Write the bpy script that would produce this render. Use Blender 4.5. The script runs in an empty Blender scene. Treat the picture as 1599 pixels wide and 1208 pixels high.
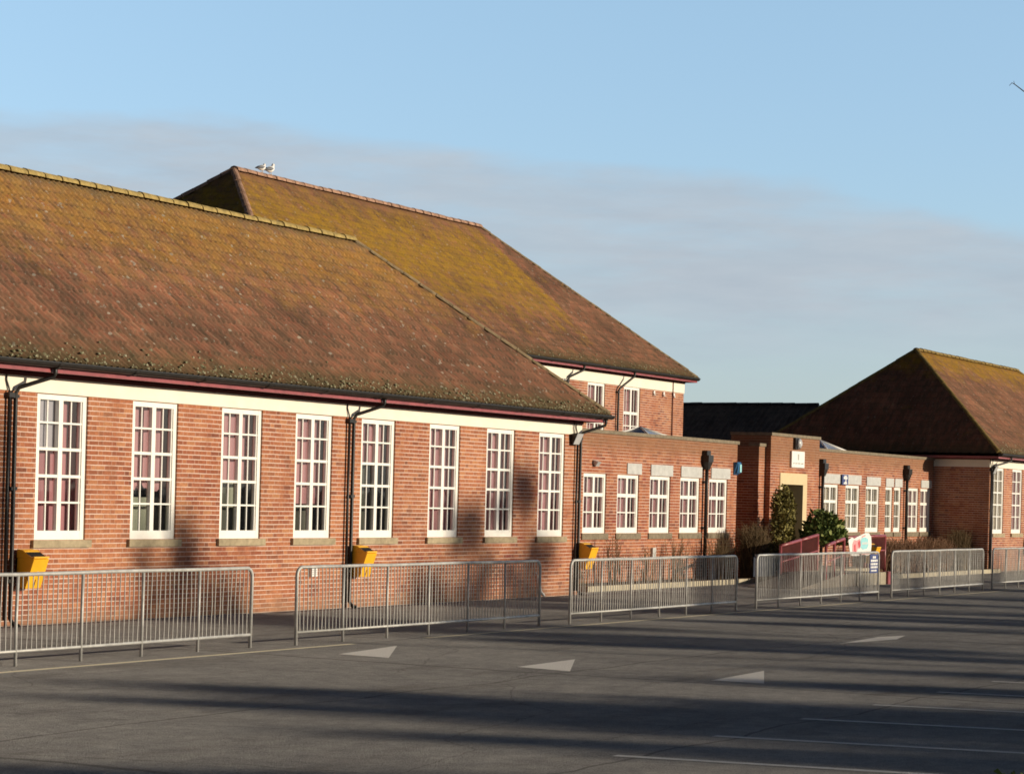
import bpy, math, random
from math import sin, cos, tan, pi, radians, sqrt, atan2
from mathutils import Vector, Matrix
random.seed(7)
S = bpy.context.scene
COL = S.collection
V = Vector

# ------------------------------------------------------------------ helpers
class MB:
    """collects faces with UVs in metres; build() links them as one mesh object"""
    def __init__(s): s.v=[]; s.f=[]; s.uv=[]; s.sm=[]
    def quad(s, pts, uvs=None, smooth=False):
        i=len(s.v); s.v+= [tuple(p) for p in pts]; s.f.append(tuple(range(i,i+len(pts))))
        if uvs is None:
            p=[V(q) for q in pts]; n=(p[1]-p[0]).cross(p[2]-p[0])
            if abs(n.z)>=max(abs(n.x),abs(n.y)): uvs=[(q.x,q.y) for q in p]
            elif abs(n.y)>=abs(n.x): uvs=[(q.x,q.z) for q in p]
            else: uvs=[(q.y+.07,q.z) for q in p]
        s.uv.append(uvs); s.sm.append(smooth)
    def box(s, x0,x1,y0,y1,z0,z1, skip=''):
        a=[(x0,y0,z0),(x1,y0,z0),(x1,y1,z0),(x0,y1,z0),(x0,y0,z1),(x1,y0,z1),(x1,y1,z1),(x0,y1,z1)]
        for k,f in (('b',(3,2,1,0)),('t',(4,5,6,7)),('f',(0,1,5,4)),('r',(1,2,6,5)),('k',(2,3,7,6)),('l',(3,0,4,7))):
            if k not in skip: s.quad([a[i] for i in f])
    def hexa(s, p):   # 8 points: bottom 4 ccw, top 4 ccw
        for f in ((3,2,1,0),(4,5,6,7),(0,1,5,4),(1,2,6,5),(2,3,7,6),(3,0,4,7)): s.quad([p[i] for i in f])
    def tube(s, pts, r, n=8, cap=True, smooth=True):
        pts=[V(p) for p in pts]; R=r if hasattr(r,'__len__') else [r]*len(pts)
        rings=[]; ref=None
        for i,p in enumerate(pts):
            d=(pts[min(i+1,len(pts)-1)]-pts[max(i-1,0)]).normalized()
            if ref is None:
                ref=V((0,0,1)) if abs(d.z)<.9 else V((1,0,0))
            a=d.cross(ref).normalized(); b=a.cross(d).normalized(); ref=b
            rings.append([p+(a*cos(2*pi*k/n)+b*sin(2*pi*k/n))*R[i] for k in range(n)])
        base=len(s.v)
        for g in rings: s.v+=[tuple(q) for q in g]
        for i in range(len(rings)-1):
            for k in range(n):
                k2=(k+1)%n
                s.f.append((base+i*n+k,base+(i+1)*n+k,base+(i+1)*n+k2,base+i*n+k2)); s.sm.append(smooth)
                s.uv.append([(k/n,i),(k/n,i+1),((k+1)/n,i+1),((k+1)/n,i)])
        if cap and n>2:
            s.f.append(tuple(base+k for k in range(n))); s.sm.append(False); s.uv.append([(0,0)]*n)
            m=base+(len(rings)-1)*n
            s.f.append(tuple(m+k for k in reversed(range(n)))); s.sm.append(False); s.uv.append([(0,0)]*n)
    def build(s, name, mat, parent=None, origin=None, loc=None):
        o0 = V(origin) if origin is not None else V((0,0,0))
        me=bpy.data.meshes.new(name); me.from_pydata([tuple(V(q)-o0) for q in s.v],[],s.f)
        L=me.uv_layers.new(name='UVMap'); i=0
        fl=[]
        for u in s.uv:
            for c in u: fl+= [c[0],c[1]]
        L.data.foreach_set('uv',fl)
        me.polygons.foreach_set('use_smooth',s.sm)
        me.materials.append(mat); me.update()
        o=bpy.data.objects.new(name,me); COL.objects.link(o)
        if parent is not None: o.parent=parent
        if loc is not None: o.location=loc
        elif parent is None: o.location=o0
        return o

def tag(o,label,cat,group=None):
    o['label']=label; o['category']=cat
    if group: o['group']=group
    return o
def thing(name,loc,label,cat,group=None,rz=0):
    o=bpy.data.objects.new(name,None); o.empty_display_size=.2; COL.objects.link(o)
    o.location=loc; o.rotation_euler=(0,0,rz)
    return tag(o,label,cat,group)
def struct(o,kind='structure'): o['kind']=kind; return o
def dup(o,parent=None,loc=None):
    c=o.copy(); COL.objects.link(c)
    if parent is not None: c.parent=parent
    if loc is not None: c.location=loc
    for ch in list(o.children): dup(ch,c)
    return c

# ------------------------------------------------------------------ materials
def newmat(name):
    m=bpy.data.materials.new(name); m.use_nodes=True; nt=m.node_tree
    b=nt.nodes['Principled BSDF']; b.inputs['Specular IOR Level'].default_value=.3
    return m,nt,b
class N:
    """tiny node wrapper"""
    def __init__(s,nt): s.nt=nt
    def node(s,t,**k):
        n=s.nt.nodes.new(t)
        for a,b in k.items(): setattr(n,a,b)
        return n
    def link(s,a,b): s.nt.links.new(a,b)
    def put(s,sock,val):
        if hasattr(val,'is_output'): s.link(val,sock)
        else: sock.default_value=val
    def math(s,op,a,b=0.0,c=0.0,clamp=False):
        n=s.node('ShaderNodeMath',operation=op); n.use_clamp=clamp
        s.put(n.inputs[0],a); s.put(n.inputs[1],b)
        if op in('MULTIPLY_ADD','COMPARE','SMOOTH_MIN'): s.put(n.inputs[2],c)
        return n.outputs[0]
    def mix(s,f,a,b,mode='MIX'):
        n=s.node('ShaderNodeMix',data_type='RGBA',blend_type=mode)
        s.put(n.inputs[0],f)
        for i,x in((6,a),(7,b)):
            if hasattr(x,'is_output'): s.link(x,n.inputs[i])
            else: n.inputs[i].default_value=(*x,1) if len(x)==3 else x
        return n.outputs[2]
    def ramp(s,f,stops,interp='LINEAR'):
        n=s.node('ShaderNodeValToRGB'); n.color_ramp.interpolation=interp
        e=n.color_ramp.elements
        while len(e)<len(stops): e.new(.5)
        for q,(p,c) in zip(e,stops):
            q.position=p; q.color=(*c,1) if hasattr(c,'__len__') else (c,c,c,1)
        s.link(f,n.inputs[0]); return n.outputs[0]
    def noise(s,vec,scale,detail=4,rough=.55,out=0):
        n=s.node('ShaderNodeTexNoise'); n.inputs['Scale'].default_value=scale; n.inputs['Detail'].default_value=detail
        n.inputs['Roughness'].default_value=rough
        if vec is not None: s.link(vec,n.inputs['Vector'])
        return n.outputs[out]
    def uv(s): return s.node('ShaderNodeUVMap').outputs[0]
    def pos(s): return s.node('ShaderNodeNewGeometry').outputs['Position']
    def sep(s,v):
        n=s.node('ShaderNodeSeparateXYZ'); s.link(v,n.inputs[0]); return n.outputs
    def comb(s,x,y,z=0.0):
        n=s.node('ShaderNodeCombineXYZ'); s.put(n.inputs[0],x); s.put(n.inputs[1],y); s.put(n.inputs[2],z); return n.outputs[0]
    def bump(s,h,strength,dist,b):
        n=s.node('ShaderNodeBump'); n.inputs['Strength'].default_value=strength; n.inputs['Distance'].default_value=dist
        s.link(h,n.inputs['Height']); s.link(n.outputs[0],b.inputs['Normal'])

def smoothstep(n,x,a,b):
    m=n.node('ShaderNodeMapRange',interpolation_type='SMOOTHSTEP'); n.put(m.inputs[0],x)
    m.inputs[1].default_value=a; m.inputs[2].default_value=b; return m.outputs[0]

def simple(name,col,rough=.6,var=.15,scale=6,metal=0,bump=0,spec=.3):
    m,nt,b=newmat(name); n=N(nt)
    f=n.noise(n.pos(),scale,5,.6)
    f2=n.ramp(f,[(.3,(1-var,)*3),(.7,(1+var,)*3)])
    n.link(n.mix(1,tuple(col),f2,'MULTIPLY'),b.inputs['Base Color'])
    b.inputs['Roughness'].default_value=rough; b.inputs['Metallic'].default_value=metal
    b.inputs['Specular IOR Level'].default_value=spec
    if bump: n.bump(n.noise(n.pos(),scale*6,4),bump,.01,b)
    return m

def brick_mat(name,tint=(1,1,1),grime=.0):
    m,nt,b=newmat(name); n=N(nt)
    uv=n.uv(); p=n.pos()
    # slight waviness of the courses
    w=n.noise(p,1.3,2); 
    x,y,_=n.sep(uv)
    y=n.math('ADD',y,n.math('MULTIPLY',n.math('SUBTRACT',w,.5),.012))
    row=n.math('FLOOR',n.math('DIVIDE',y,.0752)); yf=n.math('SUBTRACT',y,n.math('MULTIPLY',row,.0752))
    xo=n.math('ADD',x,n.math('MULTIPLY',n.math('MODULO',row,2.0),.1688))
    pr=n.math('FLOOR',n.math('DIVIDE',xo,.3375)); xf=n.math('SUBTRACT',xo,n.math('MULTIPLY',pr,.3375))
    head=n.math('GREATER_THAN',xf,.225)
    jv=n.math('LESS_THAN',yf,.0140)
    jh=n.math('LESS_THAN',n.math('MINIMUM',xf,n.math('ABSOLUTE',n.math('SUBTRACT',xf,.230))),.0075)
    mort=n.math('MAXIMUM',jv,n.math('MULTIPLY',jh,.38))
    wn=n.node('ShaderNodeTexWhiteNoise',noise_dimensions='3D'); n.link(n.comb(row,pr,head),wn.inputs['Vector'])
    rnd=wn.outputs['Value']
    col=n.ramp(rnd,[(0,(.19,.068,.043)),(.08,(.25,.083,.046)),(.3,(.31,.100,.052)),(.55,(.355,.120,.058)),(.8,(.395,.145,.070)),(.93,(.45,.20,.095)),(1,(.28,.072,.047))])
    big=n.noise(p,.9,5,.6); col=n.mix(n.ramp(big,[(.38,0),(.68,.5)]),col,(.44,.205,.098))
    fine=n.noise(p,30,3); col=n.mix(1,col,n.ramp(fine,[(.25,(.78,)*3),(.75,(1.2,)*3)]),'MULTIPLY')
    big2=n.noise(p,.45,4,.6); col=n.mix(1,col,n.ramp(big2,[(.3,(.86,.84,.84)),(.7,(1.12,1.1,1.08))]),'MULTIPLY')
    mc=n.mix(n.noise(p,4,4),(.56,.40,.31),(.80,.62,.50))
    mfade=n.math('MULTIPLY',mort,n.ramp(n.noise(p,1.7,4),[(.28,.3),(.52,1.0)]))
    col=n.mix(mfade,col,mc)
    # damp splash zone at the foot of the wall, weathering at the top of parapets
    z=n.sep(p)[2]
    foot=n.math('SUBTRACT',1.0,smoothstep(n,n.math('ADD',z,n.math('MULTIPLY',n.noise(p,2,4),.5)),.2,.62))
    col=n.mix(n.math('MULTIPLY',foot,.55),col,(.27,.17,.105))
    if grime:
        top=smoothstep(n,n.math('ADD',z,n.math('MULTIPLY',n.noise(p,2.2,5,.65),.5)),3.25,3.75)
        col=n.mix(n.math('MULTIPLY',top,grime),col,(.25,.135,.07))
        sp=n.ramp(n.noise(p,9,4,.7),[(.62,0),(.7,.35)]); col=n.mix(n.math('MULTIPLY',sp,top),col,(.55,.42,.3))
    col=n.mix(1,col,tint,'MULTIPLY')
    n.link(col,b.inputs['Base Color']); b.inputs['Roughness'].default_value=.9; b.inputs['Specular IOR Level'].default_value=.15
    h=n.math('SUBTRACT',n.math('MULTIPLY',fine,.3),mort); n.bump(h,.5,.006,b)
    return m

def roof_mat(name,base_stops,lichen,lich_c,lich_w,lich_amt,ridge_col=None,wmax=6.0,line=None,specks=1.0):
    """UV: u along the eave, v up the slope (m)"""
    m,nt,b=newmat(name); n=N(nt); uv=n.uv(); u,v,_=n.sep(uv); p=n.pos()
    # individual tiles
    row=n.math('FLOOR',n.math('DIVIDE',v,.33)); cl=n.math('FLOOR',n.math('DIVIDE',u,.22))
    wn=n.node('ShaderNodeTexWhiteNoise',noise_dimensions='2D'); n.link(n.comb(row,cl),wn.inputs['Vector']); rnd=wn.outputs['Value']
    st=n.comb(n.math('MULTIPLY',u,2.2),n.math('MULTIPLY',v,.7))
    base=n.ramp(n.math('ADD',n.math('MULTIPLY',n.noise(st,2.6,7,.7),.93),n.math('MULTIPLY',rnd,.07)),base_stops)
    base=n.mix(1,base,n.ramp(n.noise(n.comb(u,v),.55,5,.6),[(.3,(.62,.65,.68)),(.7,(1.30,1.24,1.14))]),'MULTIPLY')
    base=n.mix(1,base,n.ramp(rnd,[(0,(.92,)*3),(1,(1.08,)*3)]),'MULTIPLY')
    # lichen: ochre growth, thickest in a belt up the slope
    belt=n.math('SUBTRACT',1.0,n.math('ABSOLUTE',n.math('DIVIDE',n.math('SUBTRACT',v,lich_c),lich_w)),clamp=True)
    ln=n.math('ADD',n.math('MULTIPLY',belt,.42),n.math('MULTIPLY',n.noise(n.comb(n.math('MULTIPLY',u,1.3),v),1.3,7,.68),.9))
    if line: # lichen stops at a sloping line across the roof (u + k v > c): bare tiles beyond it
        k,c0=line
        ln=n.math('SUBTRACT',ln,n.math('MULTIPLY',smoothstep(n,n.math('ADD',n.math('ADD',u,n.math('MULTIPLY',v,k)),n.math('MULTIPLY',n.noise(p,1.5,3),.4)),c0,c0+.35),.35))
    lf=n.math('MULTIPLY',n.ramp(ln,[(.54,0),(.80,1)]),lich_amt)
    lf=n.math('MULTIPLY',lf,n.ramp(n.noise(p,3.4,5,.7),[(.34,.25),(.56,1.0)]))
    lc=n.mix(n.noise(p,2.0,4),lichen[0],lichen[1])
    col=n.mix(lf,base,lc)
    # grey-green and pale lichen spots stretched along the slope
    sp=n.noise(n.comb(n.math('MULTIPLY',u,11),n.math('MULTIPLY',v,4.5)),1.0,3,.6)
    col=n.mix(n.math('MULTIPLY',n.ramp(sp,[(.655,0),(.70,1)]),.55*specks),col,(.40,.37,.31))
    sp2=n.noise(n.comb(n.math('MULTIPLY',u,7),n.math('MULTIPLY',v,5)),1.0,4,.7)
    col=n.mix(n.math('MULTIPLY',n.ramp(sp2,[(.58,0),(.72,1)]),.45*specks),col,(.16,.15,.085))
    dk=n.noise(n.comb(n.math('MULTIPLY',u,9),n.math('MULTIPLY',v,2.2)),1.0,4,.7)
    col=n.mix(n.math('MULTIPLY',n.ramp(dk,[(.26,1),(.42,0)]),.6),col,(.035,.028,.02))
    vd=n.node('ShaderNodeTexVoronoi'); vd.inputs['Scale'].default_value=1.0; n.link(n.comb(n.math('MULTIPLY',u,8.5),n.math('MULTIPLY',v,6.0)),vd.inputs['Vector'])
    vs=n.sep(vd.outputs['Color'])
    dots=n.math('MULTIPLY',n.math('LESS_THAN',vd.outputs['Distance'],n.math('MULTIPLY',vs[0],.25)),n.math('GREATER_THAN',vs[1],.30))
    col=n.mix(n.math('MULTIPLY',dots,.62*specks),col,n.mix(vs[2],(.44,.40,.33),(.30,.29,.25)))
    rd=n.ramp(n.noise(n.comb(n.math('MULTIPLY',u,3.2),n.math('MULTIPLY',v,1.6)),1.7,4,.65),[(.60,0),(.68,1)])
    col=n.mix(n.math('MULTIPLY',rd,.45*specks),col,(.26,.075,.045))
    fl=n.noise(n.comb(n.math('MULTIPLY',u,16),n.math('MULTIPLY',v,1.3)),1.0,4,.7)
    col=n.mix(1,col,n.ramp(fl,[(.3,(.78,.77,.76)),(.5,(1,1,1)),(.72,(1.22,1.2,1.16))]),'MULTIPLY')
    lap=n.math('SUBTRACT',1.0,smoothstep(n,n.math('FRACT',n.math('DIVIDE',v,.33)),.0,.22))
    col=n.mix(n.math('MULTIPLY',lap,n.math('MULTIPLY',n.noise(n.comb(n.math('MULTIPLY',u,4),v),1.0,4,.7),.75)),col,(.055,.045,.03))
    # mossy eaves
    ev=n.math('SUBTRACT',1.0,smoothstep(n,n.math('ADD',v,n.math('MULTIPLY',n.noise(p,3,5,.7),.8)),.3,1.3))
    col=n.mix(n.math('MULTIPLY',ev,.65),col,(.085,.075,.035))
    if ridge_col:
        rg=smoothstep(n,n.math('ADD',v,n.math('MULTIPLY',n.noise(p,2.5,5,.7),1.0)),wmax-.3,wmax+.6)
        col=n.mix(n.math('MULTIPLY',rg,.6),col,ridge_col)
    n.link(col,b.inputs['Base Color']); b.inputs['Roughness'].default_value=.95; b.inputs['Specular IOR Level'].default_value=.08
    n.bump(n.math('ADD',n.noise(p,14,4,.7),n.math('MULTIPLY',rnd,.3)),.6,.02,b)
    return m

M={}
M['brick']=brick_mat('red_brick',(1.0,1.04,1.10)); M['brick_wing']=brick_mat('weathered_red_brick',(.97,.95,.98),.7)
M['cream']=simple('cream_paint',(.86,.80,.66),.6,.05,3)
M['white']=simple('white_gloss_paint',(.88,.86,.80),.4,.05,4)
M['stone']=simple('stone_sill',(.38,.31,.20),.9,.25,8,bump=.4)
M['dullstone']=simple('weathered_sill',(.22,.18,.125),.9,.25,8,bump=.4)
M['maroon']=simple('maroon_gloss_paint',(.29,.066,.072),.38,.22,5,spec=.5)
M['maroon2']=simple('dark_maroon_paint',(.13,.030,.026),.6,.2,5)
M['panel']=simple('dark_maroon_board',(.055,.014,.012),.9,.3,3,spec=.1)
M['slab']=simple('ramp_slab',(.16,.135,.11),.9,.25,2,bump=.4)
M['black']=simple('black_iron',(.020,.017,.015),.45,.3,6,spec=.4)
M['lead']=simple('grey_render',(.52,.52,.50),.8,.12,7,bump=.2)
M['felt']=simple('roof_felt',(.05,.05,.05),.9,.2,2)
M['galv']=simple('galvanised_steel',(.46,.455,.43),.55,.2,9,metal=.25,spec=.4)
M['yellow']=simple('yellow_plastic',(.90,.47,.022),.4,.07,5,spec=.5)
M['dark']=simple('dark_void',(.012,.010,.009),.8,.1,3)
M['door']=simple('dark_door',(.045,.032,.022),.5,.15,4)
M['blue']=simple('blue_plastic',(.030,.135,.30),.4,.08,5,spec=.5)
M['signblue']=simple('blue_sign',(.055,.075,.20),.5,.08,5)
M['navy']=simple('navy_board',(.030,.035,.055),.6,.15,3)
M['signwhite']=simple('white_sign',(.82,.80,.76),.45,.04,5)
M['signgrey']=simple('grey_print',(.42,.42,.38),.6,.05,5)
M['lamp']=simple('lamp_glass',(.50,.50,.50),.25,.1,6,spec=.6)
M['concrete']=simple('pale_concrete',(.40,.35,.26),.9,.2,2.5,bump=.4)
M['kerb']=simple('kerb_stone',(.42,.37,.27),.9,.22,4,bump=.4)
M['soil']=simple('bed_soil',(.075,.055,.035),.95,.4,5,bump=.8)
M['cream2']=simple('cream_surround',(.66,.53,.31),.6,.05,3)
M['pink']=simple('pink_print',(.78,.36,.36),.5,.15,10)
M['redprint']=simple('red_print',(.62,.10,.11),.5,.15,10)
M['cyan']=simple('cyan_print',(.32,.66,.70),.5,.1,10)
M['glaze']=simple('rooflight_glass',(.24,.25,.26),.2,.1,5,spec=.7)
M['room']=simple('room_paint',(.42,.41,.36),.9,.1,2)
M['bark']=simple('bark',(.085,.065,.045),.9,.3,8,bump=.5)
M['twig']=simple('bare_twigs',(.165,.115,.06),.9,.3,3)
M['redtwig']=simple('red_brown_twigs',(.235,.14,.085),.9,.3,3)
M['gullwhite']=simple('white_feathers',(.85,.84,.82),.7,.03,20)
M['gullgrey']=simple('grey_feathers',(.16,.17,.19),.7,.15,20)
M['beak']=simple('yellow_beak',(.6,.35,.05),.5,.05,20)
def leafmat(name,a,c,e):
    m,nt,b=newmat(name); n=N(nt); oi=n.node('ShaderNodeNewGeometry').outputs['Random Per Island']
    f=n.math('ADD',n.math('MULTIPLY',oi,.6),n.math('MULTIPLY',n.noise(n.pos(),2.5,3),.4))
    n.link(n.ramp(f,[(.15,a),(.5,c),(.85,e)]),b.inputs['Base Color']); b.inputs['Roughness'].default_value=.7
    b.inputs['Specular IOR Level'].default_value=.2
    return m
M['conifer']=leafmat('olive_conifer',(.095,.088,.028),(.20,.172,.05),(.32,.27,.085))
M['shrub']=leafmat('dark_green_leaf',(.05,.08,.022),(.125,.17,.045),(.28,.30,.09))
M['grass']=leafmat('grass_blade',(.05,.09,.02),(.10,.15,.03),(.20,.22,.06))
M['ever']=leafmat('evergreen_leaf',(.02,.035,.012),(.04,.06,.02),(.07,.09,.03))
M['moss']=leafmat('moss',(.10,.095,.045),(.19,.175,.09),(.36,.34,.24))
BST=[(.25,(.078,.054,.040)),(.40,(.145,.090,.062)),(.50,(.195,.106,.072)),(.58,(.25,.112,.074)),(.66,(.23,.155,.105)),(.78,(.32,.21,.14))]
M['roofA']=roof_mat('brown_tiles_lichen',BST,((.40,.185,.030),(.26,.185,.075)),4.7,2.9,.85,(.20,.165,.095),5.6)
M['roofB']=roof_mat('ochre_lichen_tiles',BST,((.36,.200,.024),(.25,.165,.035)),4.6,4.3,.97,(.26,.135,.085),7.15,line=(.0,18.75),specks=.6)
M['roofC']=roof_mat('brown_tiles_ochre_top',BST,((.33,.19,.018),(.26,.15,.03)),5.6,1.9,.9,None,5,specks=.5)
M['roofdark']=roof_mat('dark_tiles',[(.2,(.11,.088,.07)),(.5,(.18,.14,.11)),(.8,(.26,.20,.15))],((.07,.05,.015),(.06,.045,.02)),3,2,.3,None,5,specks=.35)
M['ridgeA']=simple('lichened_ridge_tiles',(.36,.265,.095),.9,.35,7,bump=.5)
M['ridgeB']=simple('pink_ridge_tiles',(.36,.215,.145),.9,.4,6,bump=.5)
M['ridgeC']=simple('ochre_ridge_tiles',(.24,.165,.05),.9,.35,7,bump=.5)
M['hip']=simple('grey_hip_tiles',(.25,.185,.105),.9,.4,7,bump=.5)

def glass_mat():
    m=bpy.data.materials.new('window_glass'); m.use_nodes=True; nt=m.node_tree; n=N(nt)
    nt.nodes.clear(); out=n.node('ShaderNodeOutputMaterial')
    tr=n.node('ShaderNodeBsdfTransparent'); tr.inputs[0].default_value=(.92,.93,.93,1)
    gl=n.node('ShaderNodeBsdfGlossy'); gl.inputs['Color'].default_value=(.9,.9,.9,1); gl.inputs['Roughness'].default_value=.03
    fr=n.node('ShaderNodeFresnel'); fr.inputs[0].default_value=1.7
    bm=n.node('ShaderNodeBump'); bm.inputs['Strength'].default_value=.12; bm.inputs['Distance'].default_value=.02
    n.link(n.noise(n.pos(),1.6,2),bm.inputs['Height']); n.link(bm.outputs[0],gl.inputs['Normal']); n.link(bm.outputs[0],fr.inputs['Normal'])
    mx=n.node('ShaderNodeMixShader'); n.link(fr.outputs[0],mx.inputs[0]); n.link(tr.outputs[0],mx.inputs[1]); n.link(gl.outputs[0],mx.inputs[2])
    n.link(mx.outputs[0],out.inputs[0]); return m
M['glass']=glass_mat()
def curtain_mat(name,c1,c2):
    m,nt,b=newmat(name); n=N(nt); u,v,_=n.sep(n.uv())
    f=n.noise(n.comb(n.math('MULTIPLY',u,7),n.math('MULTIPLY',v,.25)),1.0,3)
    n.link(n.mix(n.ramp(f,[(.35,0),(.65,1)]),c1,c2),b.inputs['Base Color']); b.inputs['Roughness'].default_value=.95; b.inputs['Specular IOR Level'].default_value=.05
    return m
M['curtain']=curtain_mat('faded_pink_curtain',(.52,.29,.305),(.38,.205,.225))
M['curtain2']=curtain_mat('dusky_pink_curtain',(.46,.22,.24),(.32,.15,.17))
M['blind']=curtain_mat('cream_blind',(.58,.52,.42),(.46,.41,.34))
M['greyblind']=curtain_mat('grey_paper',(.42,.40,.44),(.36,.34,.38))
M['panefill']=curtain_mat('pane_fill_sheet',(.125,.13,.105),(.05,.052,.043))  # dim sheets added behind lower panes so they read less black
M['greenblind']=curtain_mat('grey_green_blind',(.36,.38,.30),(.24,.26,.2))

def asphalt_mat():
    m,nt,b=newmat('asphalt'); n=N(nt); p=n.pos(); x,y,z=n.sep(p)
    a=n.noise(p,.35,6,.6); c=n.ramp(a,[(.3,(.30,.288,.275)),(.52,(.385,.37,.35)),(.72,(.46,.44,.415))])
    gr=n.noise(p,55,3,.8); c=n.mix(1,c,n.ramp(gr,[(.25,(.45,)*3),(.75,(1.6,)*3)]),'MULTIPLY')
    gr2=n.noise(p,9,4,.7); c=n.mix(1,c,n.ramp(gr2,[(.25,(.82,)*3),(.75,(1.18,)*3)]),'MULTIPLY')
    # oil / wear stains running with the traffic (along x)
    st=n.noise(n.comb(n.math('MULTIPLY',x,.25),n.math('MULTIPLY',y,1.1)),1.0,5,.6); c=n.mix(n.ramp(st,[(.55,0),(.75,.5)]),c,(.15,.13,.112))
    bl=n.noise(p,2.6,5,.7); c=n.mix(1,c,n.ramp(bl,[(.3,(.80,.80,.81)),(.7,(1.16,1.15,1.13))]),'MULTIPLY')
    ol=n.ramp(n.noise(p,.8,3,.5),[(.66,0),(.74,.55)]); c=n.mix(n.math('MULTIPLY',ol,n.noise(p,6,4,.7)),c,(.10,.095,.09))
    # tarred joints between laid strips
    for ax,off,per in((y,3.1,4.6),(x,2.0,11.0)):
        w=n.math('ADD',n.math('ADD',ax,off),n.math('MULTIPLY',n.noise(p,.5,3),.5))
        d=n.math('ABSOLUTE',n.math('SUBTRACT',n.math('FRACT',n.math('DIVIDE',w,per)),.5))
        c=n.mix(n.math('MULTIPLY',n.math('LESS_THAN',d,.0045),.5),c,(.10,.09,.08))
    vo=n.node('ShaderNodeTexVoronoi',feature='DISTANCE_TO_EDGE'); vo.inputs['Scale'].default_value=.23; n.link(n.mix(.25,p,n.noise(p,.9,5,.7,1)),vo.inputs['Vector'])
    c=n.mix(n.math('MULTIPLY',n.math('LESS_THAN',vo.outputs[0],.0018),.3),c,(.10,.09,.08))
    n.link(c,b.inputs['Base Color']); b.inputs['Roughness'].default_value=.95; b.inputs['Specular IOR Level'].default_value=.1
    n.bump(n.math('ADD',gr,n.math('MULTIPLY',n.noise(p,1.2,3),2.5)),1.0,.02,b); b.inputs['Diffuse Roughness'].default_value=1.0
    return m
M['asphalt']=asphalt_mat()
def paint_mat(name,col,wear):
    m,nt,b=newmat(name); n=N(nt); p=n.pos()
    f=n.math('ADD',n.math('MULTIPLY',n.noise(p,7,6,.7),.7),n.math('MULTIPLY',n.noise(p,40,3),.3))
    n.link(n.mix(n.ramp(f,[(wear,0),(wear+.2,1)]),tuple(col),(.33,.29,.24)),b.inputs['Base Color'])
    b.inputs['Roughness'].default_value=.9; b.inputs['Specular IOR Level'].default_value=.1
    n.bump(n.noise(p,55,3),1.0,.02,b); b.inputs['Diffuse Roughness'].default_value=1.0; return m
M['wpaint']=paint_mat('white_road_paint',(.88,.85,.80),.64)
M['lpaint']=paint_mat('worn_bay_paint',(.86,.84,.80),.58)
M['ypaint']=paint_mat('cream_edge_paint',(.90,.82,.62),.64)

# ------------------------------------------------------------------ camera (solved from the photograph)
H=2.11; R_=.026; FPX=3700.; VX=1968.3; Y0=169.5
th=atan2(VX,FPX); Fw=V((cos(th),sin(th),0)); Rt=V((sin(th),-cos(th),0)); Up=V((0,0,1))
rc=Rt*cos(R_)+Up*sin(R_); uc=Rt*(-sin(R_))+Up*cos(R_)
cd=bpy.data.cameras.new('camera'); cam=bpy.data.objects.new('camera',cd); COL.objects.link(cam)
mw=Matrix((( rc.x,uc.x,-Fw.x,0),(rc.y,uc.y,-Fw.y,0),(rc.z,uc.z,-Fw.z,H),(0,0,0,1))); cam.matrix_world=mw
cd.sensor_width=36; cd.sensor_fit='HORIZONTAL'; cd.lens=FPX/1599*36
cd.shift_x=sin(R_)*Y0/1599; cd.shift_y=cos(R_)*Y0/1599; cd.clip_end=5000; cd.clip_start=.1
S.camera=cam

# ------------------------------------------------------------------ light
EL=radians(11.5); AZ=radians(16.0)          # sun behind the camera, a little to the right
Sd=V((sin(AZ)*cos(EL),-cos(AZ)*cos(EL),sin(EL)))
ld=bpy.data.lights.new('sun','SUN'); ld.energy=4.2; ld.angle=radians(.5); ld.color=(1,.86,.66)
sun=bpy.data.objects.new('sun',ld); COL.objects.link(sun); sun.rotation_euler=(-Sd).to_track_quat('-Z','Y').to_euler(); sun.location=(0,-40,30)
w=bpy.data.worlds.new('World'); S.world=w; w.use_nodes=True; nt=w.node_tree; n=N(nt)
bg=nt.nodes['Background']; sky=n.node('ShaderNodeTexSky',sky_type='NISHITA'); sky.sun_disc=False
sky.sun_elevation=EL; sky.sun_rotation=atan2(Sd.x,Sd.y); sky.altitude=20; sky.air_density=1.0; sky.dust_density=.6; sky.ozone_density=1.6
dirv=n.node('ShaderNodeTexCoord').outputs['Generated']; dx,dy,dz=n.sep(dirv)
elv=n.math('DIVIDE',dz,n.math('SQRT',n.math('ADD',n.math('MULTIPLY',dx,dx),n.math('MULTIPLY',dy,dy))))   # tan(elevation)
azm=n.math('ARCTAN2',dy,dx)
cv=n.comb(n.math('MULTIPLY',azm,9.0),n.math('MULTIPLY',elv,30.0))
nz=n.noise(cv,1.0,6,.52)
# top of the cloud bank falls away towards the east (small azimuth)
edge=n.math('SUBTRACT',.151,n.math('MULTIPLY',n.math('MAXIMUM',n.math('SUBTRACT',radians(33),azm),0.0),.105))
topm=n.math('SUBTRACT',1.0,smoothstep(n,n.math('SUBTRACT',elv,n.math('ADD',edge,n.math('MULTIPLY',n.math('SUBTRACT',nz,.5),.034))),-.007,.005))
low=smoothstep(n,n.math('ADD',elv,n.math('MULTIPLY',n.math('SUBTRACT',nz,.5),.05)),.035,.085)
wv=n.comb(n.math('MULTIPLY',azm,14.0),n.math('MULTIPLY',elv,75.0),.7)
wisp=n.ramp(n.noise(wv,1.0,7,.62),[(.30,.58),(.56,1.0)])
dens=n.math('MULTIPLY',n.math('MULTIPLY',topm,low),n.math('MULTIPLY',wisp,n.ramp(n.noise(cv,.6,4,.5),[(.25,.65),(.6,1.0)])))
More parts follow.
